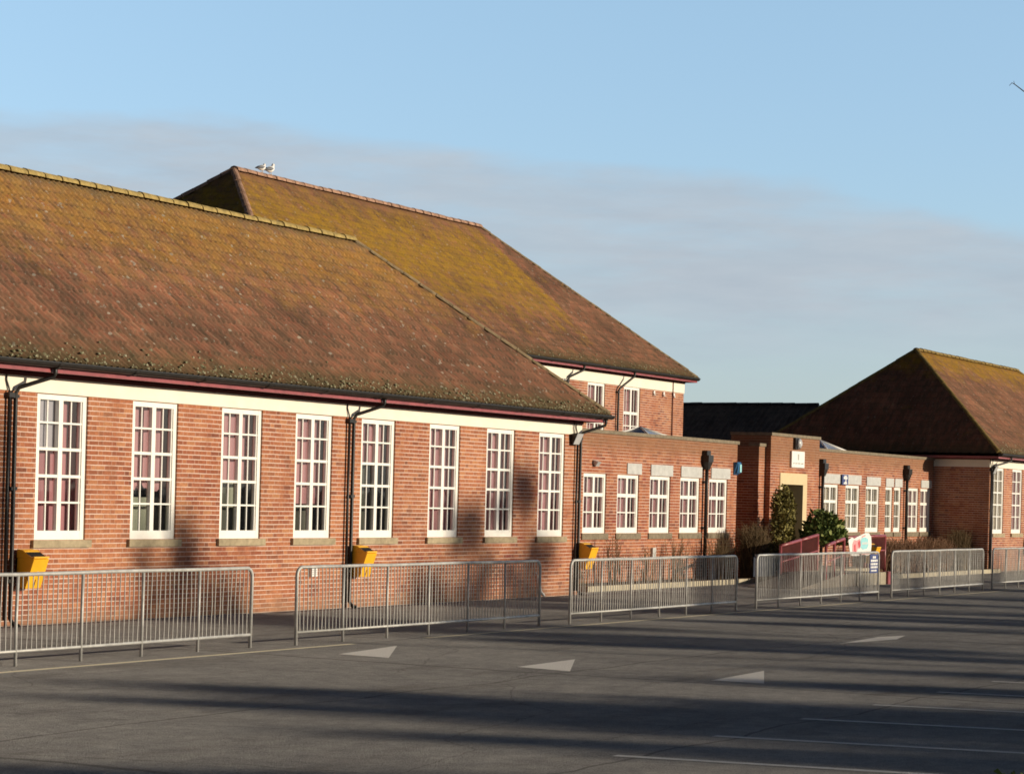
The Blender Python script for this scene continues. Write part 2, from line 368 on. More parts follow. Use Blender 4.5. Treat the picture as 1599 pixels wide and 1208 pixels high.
shade_=n.math('ADD',n.math('MULTIPLY',n.noise(wv,1.3,6,.6),.6),n.math('MULTIPLY',n.noise(cv,1.2,5,.55),.4))
cloudcol=n.mix(n.ramp(shade_,[(.34,0),(.64,1)]),(3.95,4.50,5.15),(4.60,5.10,5.65))
tint=n.ramp(n.math('MULTIPLY',elv,1.0),[(0,(1.26,1.46,2.16)),(.05,(1.32,1.48,2.0)),(.21,(1.98,2.03,2.18)),(.32,(1.2,1.38,1.8)),(.6,(.28,.36,.48)),(1,(.24,.31,.42))])
skyc=n.mix(1,sky.outputs[0],tint,'MULTIPLY')
skyc=n.mix(n.math('MULTIPLY',dens,.92),skyc,cloudcol)
hz=n.math('SUBTRACT',1.0,smoothstep(n,elv,.0,.11)); skyc=n.mix(n.math('MULTIPLY',hz,.55),skyc,(4.25,5.35,6.15))
# bright sky ahead; sides and overhead dimmed to hold down fill light
lft=smoothstep(n,n.math('SUBTRACT',azm,radians(25)),radians(24),radians(70)); rgt=smoothstep(n,n.math('SUBTRACT',radians(25),azm),radians(60),radians(110))
side=n.math('SUBTRACT',1.0,n.math('MULTIPLY',n.math('MAXIMUM',lft,rgt),.74))
skyc=n.mix(1,skyc,n.comb(side,side,side),'MULTIPLY')
n.link(skyc,bg.inputs[0]); bg.inputs[1].default_value=.10
S.view_settings.view_transform='Standard'; S.view_settings.look='None'; S.view_settings.exposure=.14; S.view_settings.gamma=1
S.cycles.max_bounces=6; S.cycles.diffuse_bounces=3; S.cycles.glossy_bounces=3; S.cycles.transparent_max_bounces=12
S.cycles.filter_width=1.7

# ------------------------------------------------------------------ ground, markings
mb=MB(); g=2500
xs=[-g,-60,0,40,90,160,g]; ys=[-g,-60,0,12,22,60,g]
for i in range(6):
    for j in range(6): mb.quad([(xs[i],ys[j],0),(xs[i+1],ys[j],0),(xs[i+1],ys[j+1],0),(xs[i],ys[j+1],0)])
car_park=struct(mb.build('car_park',M['asphalt']))
def ground_poly(name,pts,mat,z=.004):
    m=MB(); m.quad([(x,y,z) for x,y in pts]); return m.build(name,mat,car_park)
for t in ([(26.06,16.33),(25.98,15.5),(28.13,16.66)],[(25.86,13.6),(25.71,12.78),(27.69,13.72)],[(25.72,10.95),(25.76,10.28),(27.72,11.07)]):
    pass
TRI=[([(528,1021),(607,1027),(620,1008)]),([(807,1041),(890,1048),(898,1029)]),([(1110,1062),(1193,1067),(1193,1047)]),([(1308,1005),(1400,998),(1414,992),(1372,994)])]
def ray(px,py):
    x,y=px-799.5,py-604; c,s=cos(R_),sin(R_); q=(c*x+s*y,-s*x+c*y)
    return Fw+Rt*(q[0]/FPX)-Up*((q[1]-Y0)/FPX)
def onZ(px,py,z=0):
    d=ray(px,py); return V((0,0,H))+d*((z-H)/d.z)
def onY(px,py,Y):
    d=ray(px,py); return V((0,0,H))+d*(Y/d.y)
for t in TRI:
    P=[onZ(*p) for p in t]; ground_poly('triangle_marking',[(p.x,p.y) for p in P],M['wpaint'])
for x0,sl in ((15.5,-.19),(17.6,-.185),(19.68,-.195),(21.87,-.2),(23.95,-.2),(26.15,-.19),(28.3,-.19),(30.5,-.19),(32.6,-.19)):
    y1=8.32; y0=3.4; d=sl*(y0-y1)
    ground_poly('bay_line',[(x0-.065,y1),(x0+d-.065,y0),(x0+d+.065,y0),(x0+.065,y1)],M['lpaint'])
m=MB()
x=8.0
while x<90:
    if not (27.6<x<29.4): m.quad([(x,17.22,.004),(x+1.0,17.22,.004),(x+1.0,17.34,.004),(x,17.34,.004)])
    x+=1.0
m.build('edge_line',M['ypaint'],car_park)

# ------------------------------------------------------------------ building kit
T40=tan(radians(40.))
def wall_mesh(mb,x0,x1,y,z0,z1,holes,reveal=.16):
    xs=sorted({x0,x1,*[h[0] for h in holes],*[h[1] for h in holes]}); zs=sorted({z0,z1,*[h[2] for h in holes],*[h[3] for h in holes]})
    xs=[a for a in xs if x0<=a<=x1]; zs=[a for a in zs if z0<=a<=z1]
    for i in range(len(xs)-1):
        for j in range(len(zs)-1):
            cx=(xs[i]+xs[i+1])/2; cz=(zs[j]+zs[j+1])/2
            if any(h[0]<cx<h[1] and h[2]<cz<h[3] for h in holes): continue
            mb.quad([(xs[i],y,zs[j]),(xs[i+1],y,zs[j]),(xs[i+1],y,zs[j+1]),(xs[i],y,zs[j+1])])
    for a,b,c,d in holes:
        mb.quad([(a,y,c),(a,y,d),(a,y+reveal,d),(a,y+reveal,c)]); mb.quad([(b,y,c),(b,y+reveal,c),(b,y+reveal,d),(b,y,d)])
        mb.quad([(a,y,d),(b,y,d),(b,y+reveal,d),(a,y+reveal,d)]); mb.quad([(a,y,c),(a,y+reveal,c),(b,y+reveal,c),(b,y,c)])
def shell(mb,x0,x1,y0,y1,z0,z1,holes):
    wall_mesh(mb,x0,x1,y0,z0,z1,holes)
    mb.quad([(x0,y1,z0),(x0,y0,z0),(x0,y0,z1),(x0,y1,z1)]); mb.quad([(x1,y0,z0),(x1,y1,z0),(x1,y1,z1),(x1,y0,z1)])
    mb.quad([(x1,y1,z0),(x0,y1,z0),(x0,y1,z1),(x1,y1,z1)])
def slope(mb,o,a,b,L,w,per=.15,amp=.022,seg=6,t=T40,course=.33):
    """one hipped slope with rolled tiles: o eave corner, a along the eave, b horizontally inwards"""
    a=V(a); b=V(b); o=V(o); c=1/sqrt(1+t*t); nrm=V((0,0,1))*c-b*(t*c)
    nc=max(1,int(round(w/c/course))); st=per/seg; ncol=int(L/st)+1
    rows=[]
    for i in range(nc):
        rows.append((i*w/nc,.027)); rows.append(((i+.97)*w/nc,.0))
    rows.append((w,.0))
    idx={}
    base=len(mb.v); W=ncol+1
    for s_,off in rows:
        lo,hi=s_,L-s_
        for k in range(W):
            x=min(max(k*st,lo),hi)
            h=amp*(cos(2*pi*x/per)) + off
            p=o+a*x+b*s_+V((0,0,s_*t))+nrm*h
            mb.v.append(tuple(p))
    for r in range(len(rows)-1):
        s0=rows[r][0]; s1=rows[r+1][0]
        for k in range(W-1):
            xa0=min(max(k*st,s0),L-s0); xb0=min(max((k+1)*st,s0),L-s0); xa1=min(max(k*st,s1),L-s1); xb1=min(max((k+1)*st,s1),L-s1)
            if xb0-xa0<1e-6 and xb1-xa1<1e-6: continue
            i=base+r*W+k
            mb.f.append((i,i+1,i+1+W,i+W)); mb.sm.append(True)
            mb.uv.append([(xa0,s0/c),(xb0,s0/c),(xb1,s1/c),(xa1,s1/c)])
def hip_roof(mbs,x0,x1,y0,y1,ze,t=T40,per=.15,front_only_detail=True,left_split=None):
    """mbs: dict of MeshBuilders for 'main' and 'left'"""
    w=(y1-y0)/2; zr=ze+w*t
    slope(mbs['main'],(x0,y0,ze),(1,0,0),(0,1,0),x1-x0,w,per,t=t)
    slope(mbs['left'],(x0,y1,ze),(0,-1,0),(1,0,0),y1-y0,w,per*2,seg=3,t=t)
    m=mbs['main']; c=1/sqrt(1+t*t)
    m.quad([(x1,y0,ze),(x1,y1,ze),(x1-w,(y0+y1)/2,zr)],[(0,0),(y1-y0,0),(w,w/c)])
    m.quad([(x1,y1,ze),(x0,y1,ze),(x0+w,(y0+y1)/2,zr),(x1-w,(y0+y1)/2,zr)],[(0,0),(x1-x0,0),(x1-x0-w,w/c),(w,w/c)])
    return w,zr
def ridge_run(mb,p,q,r=.11,step=.42):
    p=V(p); q=V(q); d=(q-p); L=d.length; d.normalize(); k=max(1,int(L/step)); st=L/k
    side=d.cross(V((0,0,1))).normalized(); up=side.cross(d).normalized()
    for i in range(k):
        a=p+d*(st*i); b2=p+d*(st*(i+.96)); rr=r*random.uniform(.94,1.06); dz=random.uniform(-.006,.008)
        n_=6; A=[];B=[]
        for j in range(n_+1):
            th_=pi*j/n_; off=side*cos(th_)*rr+up*(sin(th_)*rr*.85-rr*.30+dz)
            A.append(a+off*1.08); B.append(b2+off*.96)
        for j in range(n_): mb.quad([A[j],A[j+1],B[j+1],B[j]],smooth=False)
        mb.quad(list(reversed(A))); mb.quad(B)
def ring(mb,x0,x1,y0,y1,out,inn,z0,z1):
    """rectangular ring: outer offset 'out', inner offset 'inn' from the rectangle (positive outwards)"""
    mb.box(x0-out,x1+out,y0-out,y0-inn,z0,z1); mb.box(x0-out,x1+out,y1+inn,y1+out,z0,z1)
    mb.box(x0-out,x0-inn,y0-inn,y1+inn,z0,z1); mb.box(x1+inn,x1+out,y0-inn,y1+inn,z0,z1)

def window_kit(w,h,bars,name,thin=True,half=False,mull=(.10,)):
    """bars: list of (z centre, thickness). Origin: lower left of the opening on the wall face"""
    f=MB(); y=.030
    jl=.095; rail=.135; head=.085
    f.box(0,jl,y,y+.09,0,h); f.box(w-jl,w,y,y+.09,0,h)
    f.box(jl,w-jl,y+.002,y+.085,0,rail); f.box(jl,w-jl,y+.002,y+.085,h-head,h)
    cx=w/2
    if not half: f.box(cx-.05,cx+.05,y+.006,y+.08,rail,h-head)
    for zc,tk in bars: f.box(jl,w-jl,y+.010,y+.075,zc-tk/2,zc+tk/2)
    if thin:
        if half: f.box(cx-.012,cx+.012,y+.035,y+.06,rail,h-head)
        else:
            for c0 in ((jl+cx-.05)/2,(w-jl+cx+.05)/2): f.box(c0-.012,c0+.012,y+.035,y+.06,rail,h-head)
    # sash horns / inner beads give the frame a second step
    f.box(jl,jl+.03,y+.018,y+.08,rail,h-head); f.box(w-jl-.03,w-jl,y+.018,y+.08,rail,h-head)
    g_=MB(); g_.quad([(jl*.5,y+.055,.05),(w-jl*.5,y+.055,.05),(w-jl*.5,y+.055,h-.04),(jl*.5,y+.055,h-.04)])
    return f,g_
def curtain_mb(w,h,zlo,zhi,depth=.24,folds=5,gap=0.0,ragged=0,xa=-.08,xb=None,amp=.022,seed=0):
    rr=random.Random(seed); c=MB(); xb=w+.42 if xb is None else xb; n_=folds*8; ph=rr.random()*6
    P=[]
    for i in range(n_+1):
        t=i/n_; x=xa+(xb-xa)*t
        y=depth+amp*sin(t*folds*2*pi+ph)+.3*amp*sin(t*folds*5.1*pi+ph*2)
        P.append((x,y,zlo+ragged*rr.uniform(-.5,.5)*(1 if i%4 else 2)))
    for i in range(n_):
        a,b2=P[i],P[i+1]
        c.quad([(a[0],a[1],a[2]),(b2[0],b2[1],b2[2]),(b2[0],b2[1],zhi),(a[0],a[1],zhi)],[(a[0],a[2]),(b2[0],b2[2]),(b2[0],zhi),(a[0],zhi)],smooth=True)
    return c
def downpipe(parent,P,x,y,z_top,z_bot,eave_y,eave_z,dxe,r=.033,twin=True,mat='black'):
    """pipe on the wall with a swan-neck up to the gutter outlet"""
    m=MB(); yy=y-.07
    m.tube([(x+dxe,eave_y,eave_z),(x+dxe,eave_y,eave_z-.15),(x+dxe*.96,eave_y+.01,eave_z-.21),(x+dxe*.10,yy-.03,z_top+.07),(x,yy,z_top-.02),(x,yy,z_top-.3),(x,yy,z_bot+.12),(x+.02,yy-.05,z_bot+.04),(x+.03,yy-.14,z_bot+.02)],r,8)
    z=z_top-.06
    while z>z_bot+.3: m.box(x-r-.035,x+r+.035,yy-r*.6,y-.004,z-.025,z+.025); z-=1.35
    m.tube([(x+dxe,eave_y,eave_z-.02),(x+dxe,eave_y,eave_z-.10)],r*1.5,8)
    return m.build('downpipe',M[mat],parent,origin=P)
def gutter_mb(x0,x1,y,z,r=.080):
    """half round gutter along x with lip, joint collars and brackets"""
    m=MB(); n_=6
    pts=[(y-r*cos(pi*j/n_),z-r*sin(pi*j/n_)) for j in range(n_+1)]
    for j in range(n_):
        (ya,za),(yb,zb)=pts[j],pts[j+1]; m.quad([(x0,ya,za),(x0,yb,zb),(x1,yb,zb),(x1,ya,za)],smooth=True)
    m.box(x0,x1,y-r-.008,y-r+.004,z-.012,z+.006); m.box(x0,x1,y-r*.55,y+r,z-.03,z-.022)
    for xe in (x0,x1): m.quad([(xe,a,b) for a,b in pts])
    x=x0+1.1
    while x<x1:
        for j in range(n_):
            (ya,za),(yb,zb)=pts[j],pts[j+1]; c_=lambda q,k:(y+(q[0]-y)*1.13,z+(q[1]-z)*1.13)
            A=c_(pts[j],0); B=c_(pts[j+1],0); m.quad([(x-.04,*A),(x-.04,*B),(x+.04,*B),(x+.04,*A)],smooth=True)
        x+=1.83
    return m
def moss_part(x0,x1,y,z,P,parent,count,t=T40,up=.5):
    m=MB(); rr=random.Random(int(x0*7))
    for i in range(count):
        s_=abs(rr.gauss(0,.16))*up*2; x=rr.uniform(x0+s_,x1-s_); r=rr.uniform(.010,.030); c=V((x,y+s_,z+s_*t+.02))
        pts=[c+V((rr.uniform(-r,r)*1.6,rr.uniform(-r,r),rr.uniform(.0,.7)*r)) for _ in range(5)]
        q5=[c+V((cos(2*pi*k/5)*r*1.3,sin(2*pi*k/5)*r*.9,sin(2*pi*k/5)*r*.75)) for k in range(5)]; tp=c+V((0,-r*.4,r*.8))
        for k in range(5): m.quad([q5[k],q5[(k+1)%5],tp])
    o=m.build('moss',M['moss'],parent,origin=P); o['kind']='stuff'; return o

# window prototypes (sharing mesh data)
WA,HA=1.21,2.18
BA=[(.56,.028),(.955,.045),(1.36,.045),(1.755,.028)]
WB,HB=1.25,1.42
BB=[(.50,.028),(.915,.085)]
def make_window(parent,P,x,y,z,kit,curtains,sill=None,lab=None):
    f,g_=kit
    if isinstance(f,MB): raise RuntimeError
    o=f.copy(); COL.objects.link(o); o.parent=parent; o.location=V((x,y,z))-P
    if lab: o['label']=lab
    gg=g_.copy(); COL.objects.link(gg); gg.parent=o
    for cmb,mat in curtains:
        me=cmb if not isinstance(cmb,MB) else None
        c=cmb.build('curtain',M[mat],o)
    if sill:
        xa,xb,ya,za,zb,mat=sill
        s_=MB(); s_.box(xa,xb,ya,.12,za,zb); s_.build('sill',M[mat],o)
    return o
_protos=[]
def proto(w,h,bars,half=False,mat='white'):
    f,g_=window_kit(w,h,bars,'window',half=half)
    fo=f.build('window',M[mat]); go=g_.build('glass',M['glass']); _protos.extend([fo,go]); return fo,go
KA=proto(WA,HA,BA); KB=proto(WB,HB,BB); KN=proto(.68,HB,BB,half=True); KM=proto(1.06,HB,BB)

# ------------------------------------------------------------------ classroom block on the left (A)
YA=22.75; OV=.50
def classroom_block(name,x0,x1,y0,y1,zband0,zband1,zf0,zf1,wins,label,roofmat,ridgemat,curt,pipes,P,ridge_over=None,hipmat='hip'):
    root=thing(name,P,label,'building')
    P=V(P)
    holes=[(x,x+WA,1.27,1.27+HA) for x in wins]
    m=MB(); shell(m,x0,x1,y0,y1,-.05,zband0,holes); m.build('wall',M['brick'],root,origin=P)
    m=MB(); ring(m,x0,x1,y0,y1,.018,-.05,zband0+.002,zband1); m.build('lintel_band',M['cream'],root,origin=P)
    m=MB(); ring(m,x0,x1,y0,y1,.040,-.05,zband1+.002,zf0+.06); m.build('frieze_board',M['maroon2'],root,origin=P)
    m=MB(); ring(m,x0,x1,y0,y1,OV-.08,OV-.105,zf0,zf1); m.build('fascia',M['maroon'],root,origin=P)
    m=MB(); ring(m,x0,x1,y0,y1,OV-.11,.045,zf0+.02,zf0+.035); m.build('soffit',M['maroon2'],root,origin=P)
    gz=zf1+.075
    m=gutter_mb(x0-OV+.02,x1+OV-.02,y0-OV+.0,gz); m.build('gutter',M['black'],root,origin=P)
    # roof
    ex0,ex1,ey0,ey1=x0-OV,x1+OV,y0-OV,y1+OV; ze=gz-.005
    a={'main':MB(),'left':MB()}
    w_,zr=hip_roof(a,ex0,ex1,ey0,ey1,ze)
    ro=a['main'].build('roof',M[roofmat],root,origin=P)
    lo=a['left'].build('hip_slope',M[roofmat],ro,origin=P)
    yc=(ey0+ey1)/2
    m=MB(); ridge_run(m,(ex0+w_,yc,zr+.03),(ex1-w_,yc,zr+.03),.125,.46); m.build('ridge_tiles',M[ridgemat],ro,origin=P)
    for xa,ya,xb in ((ex1-.05,ey0+.05,ex1-w_),(ex0+.05,ey0+.05,ex0+w_),(ex0+.05,ey1-.05,ex0+w_),(ex1-.05,ey1-.05,ex1-w_)):
        m=MB(); ridge_run(m,(xa,ya,ze+.07),(xb,yc,zr+.035),.085,.40); m.build('hip_tiles',M[hipmat],ro,origin=P)
    moss_part(ex0,ex1,ey0,ze+.02,P,ro,int((x1-x0)*34))
    for i,x in enumerate(wins):
        cs=curt[i%len(curt)] if callable(curt) is False else curt(i)
        make_window(root,P,x,y0,1.27,KA,cs(i),sill=(-.07,WA+.10,-.055,-.118,-.004,'stone'))
    for x,dxe in pipes: downpipe(root,P,x,y0,zband0-.02,0,y0-OV+.03,gz,dxe)
    # service cable / twin waste pipe beside each downpipe
    for x,dxe in pipes:
        m=MB(); m.tube([(x-.17,y0-.035,zband1),(x-.17,y0-.035,zband1-.08),(x-.12,y0-.045,zband0+.03),(x-.12,y0-.05,zband0-.02)],.014,6)
        m.tube([(x-.12,y0-.055,zband0-.02),(x-.12,y0-.055,.1)],.026,8); m.box(x-.16,x-.03,y0-.09,y0-.03,zband0-.10,zband0-.03)
        m.build('waste_pipe',M['black'],root,origin=P)
    # dark inner room
    m=MB(); m.quad([(x0+.3,y0+4.5,0),(x1-.3,y0+4.5,0),(x1-.3,y0+4.5,zband1),(x0+.3,y0+4.5,zband1)]); m.quad([(x0+.3,y0+.3,zband1-.02),(x1-.3,y0+.3,zband1-.02),(x1-.3,y1-.3,zband1-.02),(x0+.3,y1-.3,zband1-.02)])
    m.quad([(x0+.3,y0+.25,.02),(x1-.3,y0+.25,.02),(x1-.3,y1-.3,.02),(x0+.3,y1-.3,.02)])
    m.build('room_lining',M['room'],root,origin=P)
    return root
def full(i): return [(curtain_mb(WA,HA,.03,HA-.02,seed=i,folds=4+i%3),'curtain')]
def c_w1(i): return [(curtain_mb(WA,HA,.03,HA-.02,seed=i,folds=5),'curtain2'),(curtain_mb(WA,HA,1.37,HA-.02,depth=.13,folds=1,xa=.06,xb=.62,amp=.01,seed=3),'greyblind')]
def c_w2(i): return [(curtain_mb(WA,HA,.80,HA-.02,seed=11,folds=5,ragged=.08),'curtain'),(curtain_mb(WA,HA,.03,.66,depth=.40,xb=2.0,seed=5,folds=2,amp=.02),'greenblind')]
def c_w3(i): return [(curtain_mb(WA,HA,.97,HA-.02,seed=12,folds=4),'curtain'),(curtain_mb(WA,HA,.52,.97,depth=.40,xa=-.1,xb=.95,seed=5,folds=2,amp=.02),'greenblind'),(curtain_mb(WA,HA,.03,.95,depth=.42,xa=-.1,xb=2.0,seed=6,folds=3,amp=.05),'panefill')]
def c_w4(i): return [(curtain_mb(WA,HA,.60,HA-.02,seed=13,folds=5),'curtain'),(curtain_mb(WA,HA,.03,.6,depth=.42,xa=-.1,xb=2.0,seed=7,folds=3,amp=.06),'panefill')]
def c_w5(i): return [(curtain_mb(WA,HA,1.38,HA-.02,seed=14,folds=4),'curtain'),(curtain_mb(WA,HA,.03,1.36,depth=.42,xa=-.1,xb=2.0,seed=8,folds=4,amp=.08),'panefill')]
curts=[full,full,c_w1,c_w2,c_w3,c_w4,c_w5,full,full,full]
WX=[23.1,25.4,27.77,30.10,32.53,34.77,36.96,39.455,41.755,44.04]
blockA=classroom_block('classroom_block',16.0,46.0,YA,30.05,3.455,3.685,3.742,3.815,WX,
  'long red brick classroom block with lichen covered hipped roof, nearest building','roofA','ridgeA',curts,[(27.19,.40),(36.57,.40),(45.86,.40)],(31,YA,0))

# ------------------------------------------------------------------ classroom block on the far right (C)
def blind(i): return [(curtain_mb(WA,HA,.03,HA-.02,seed=40+i,folds=5),'curtain2' if i%2 else 'blind')]
blockC=classroom_block('classroom_block',76.45,97.0,YA,30.6,3.455,3.70,3.742,3.815,[76.95,79.15,81.5,83.8,86.2,88.5],
  'far red brick classroom block whose hipped end slope lies in deep shade','roofC','ridgeC',[blind],[(76.62,.75)],(86,YA,0),hipmat='ridgeC')

# ------------------------------------------------------------------ tall hall behind (B)
def hall():
    P=V((59,31.5,0)); root=thing('hall_building',P,'tall brick hall rising behind the classrooms with an ochre lichen roof','building')
    x0,x1,y0,y1=47.45,71.2,31.5,41.55; ov=.38
    wx=[58.9,61.5,64.07,66.62]; zt=5.60; hh=2.18; zb=zt-hh
    holes=[(x,x+WA,zb,zt) for x in wx]
    m=MB(); shell(m,x0,x1,y0,y1,-.05,5.60,holes); m.build('wall',M['brick'],root,origin=P)
    m=MB(); ring(m,x0,x1,y0,y1,.018,-.05,5.602,5.92); m.build('lintel_band',M['cream'],root,origin=P)
    m=MB(); ring(m,x0,x1,y0,y1,.04,-.05,5.922,6.03); m.build('frieze_board',M['maroon2'],root,origin=P)
    m=MB(); ring(m,x0,x1,y0,y1,ov-.05,ov-.075,5.965,6.05); m.build('fascia',M['maroon'],root,origin=P)
    m=MB(); ring(m,x0,x1,y0,y1,ov-.08,.045,5.985,6.0); m.build('soffit',M['maroon2'],root,origin=P)
    gutter_mb(x0-ov+.02,x1+ov-.02,y0-ov+.03,6.10).build('gutter',M['black'],root,origin=P)
    ex0,ex1,ey0,ey1=x0-ov,x1+ov,y0-ov,y1+ov; ze=6.095
    a={'main':MB(),'left':MB()}; w_,zr=hip_roof(a,ex0,ex1,ey0,ey1,ze)
    ro=a['main'].build('roof',M['roofB'],root,origin=P); a['left'].build('hip_slope',M['roofB'],ro,origin=P)
    yc=(ey0+ey1)/2
    m=MB(); ridge_run(m,(ex0+w_,yc,zr+.03),(ex1-w_,yc,zr+.03),.14,.46); m.build('ridge_tiles',M['ridgeB'],ro,origin=P)
    for xa,ya,xb,hm,rr_ in ((ex1-.05,ey0+.05,ex1-w_,'hip',.075),(ex1-.05,ey1-.05,ex1-w_,'hip',.075),(ex0+.05,ey0+.05,ex0+w_,'ridgeB',.10),(ex0+.05,ey1-.05,ex0+w_,'ridgeB',.10)):
        m=MB(); ridge_run(m,(xa,ya,ze+.06),(xb,yc,zr+.03),rr_,.4); m.build('hip_tiles',M[hm],ro,origin=P)
    moss_part(ex0,ex1,ey0,ze+.02,P,ro,380)
    for i,x in enumerate(wx):
        make_window(root,P,x,y0,zb,KH,[(curtain_mb(WA,hh,.03,hh-.02,seed=70+i,folds=5),'curtain')],sill=(-.07,WA+.08,-.05,-.1,-.004,'stone'))
    for x,d in ((66.09,.55),): downpipe(root,P,x,y0,5.45,3.5,y0-ov+.03,6.10,d,r=.035)
    downpipe(root,P,62.6,y0,5.6,3.5,y0-ov+.03,6.10,.5,r=.035)
    m=MB(); m.tube([(70.28,y0-.03,5.92),(70.28,y0-.03,3.4)],.02,6); m.build('conduit',M['maroon2'],root,origin=P)
    for x in (68.8,69.55,70.35):
        m=MB(); m.box(x-.05,x+.05,y0-.05,y0-.002,5.47,5.57); m.tube([(x,y0-.03,5.47),(x,y0-.06,5.42)],.035,8); m.build('insulator',M['signwhite'],root,origin=P)
    m=MB(); m.quad([(x0+.3,y0+4,2.5),(x1-.3,y0+4,2.5),(x1-.3,y0+4,5.9),(x0+.3,y0+4,5.9)]); m.quad([(x0+.2,y0+.2,5.9),(x1-.2,y0+.2,5.9),(x1-.2,y1-.2,5.9),(x0+.2,y1-.2,5.9)]); m.build('room_lining',M['room'],root,origin=P)
KH=proto(WA,2.18,[(.55,.028),(.96,.028),(1.36,.085),(1.74,.0001)])
hall()

# ------------------------------------------------------------------ range behind on the right (D)
def rear():
    P=V((82,45,0)); root=thing('rear_range',P,'low dark roofed range between the tall hall and far classroom block','building')
    x0,x1,y0,y1=78.8,85.3,30.9,62.0; ze=3.6; w_=(x1-x0)/2; zr=5.72; t=(zr-ze)/w_
    m=MB(); shell(m,x0+.4,x1-.4,y0+.1,y1,0,ze+.1,[]); m.build('wall',M['brick'],root,origin=P)
    m=MB(); c=1/sqrt(1+t*t)
    slope(m,(x0,y1,ze),(0,-1,0),(1,0,0),y1-y0+20,w_,.23,seg=3,t=t)
    # keep it gabled: trim the far hip by rebuilding as plain faces
    m=MB(); per=.23; st=per/3; y=y0; k=0
    while y<y1:
        ya,yb=y,min(y+st,y1); ha,hb=.02*cos(2*pi*ya/per),.02*cos(2*pi*yb/per)
        m.quad([(x0,yb,ze+hb),(x0,ya,ze+ha),(x0+w_,ya,zr+ha),(x0+w_,yb,zr+hb)],[(yb,0),(ya,0),(ya,w_/c),(yb,w_/c)],smooth=True); y+=st
    m.quad([(x1,y0,ze),(x1,y1,ze),(x0+w_,y1,zr),(x0+w_,y0,zr)],[(y0,0),(y1,0),(y1,w_/c),(y0,w_/c)])
    m.quad([(x0+.4,y1,ze),(x1-.4,y1,ze),(x0+w_,y1,zr)])
    ro=m.build('roof',M['roofdark'],root,origin=P)
    m=MB(); ridge_run(m,(x0+w_,y0,zr+.02),(x0+w_,y1,zr+.02),.11,.46); m.build('ridge_tiles',M['felt'],ro,origin=P)
rear()

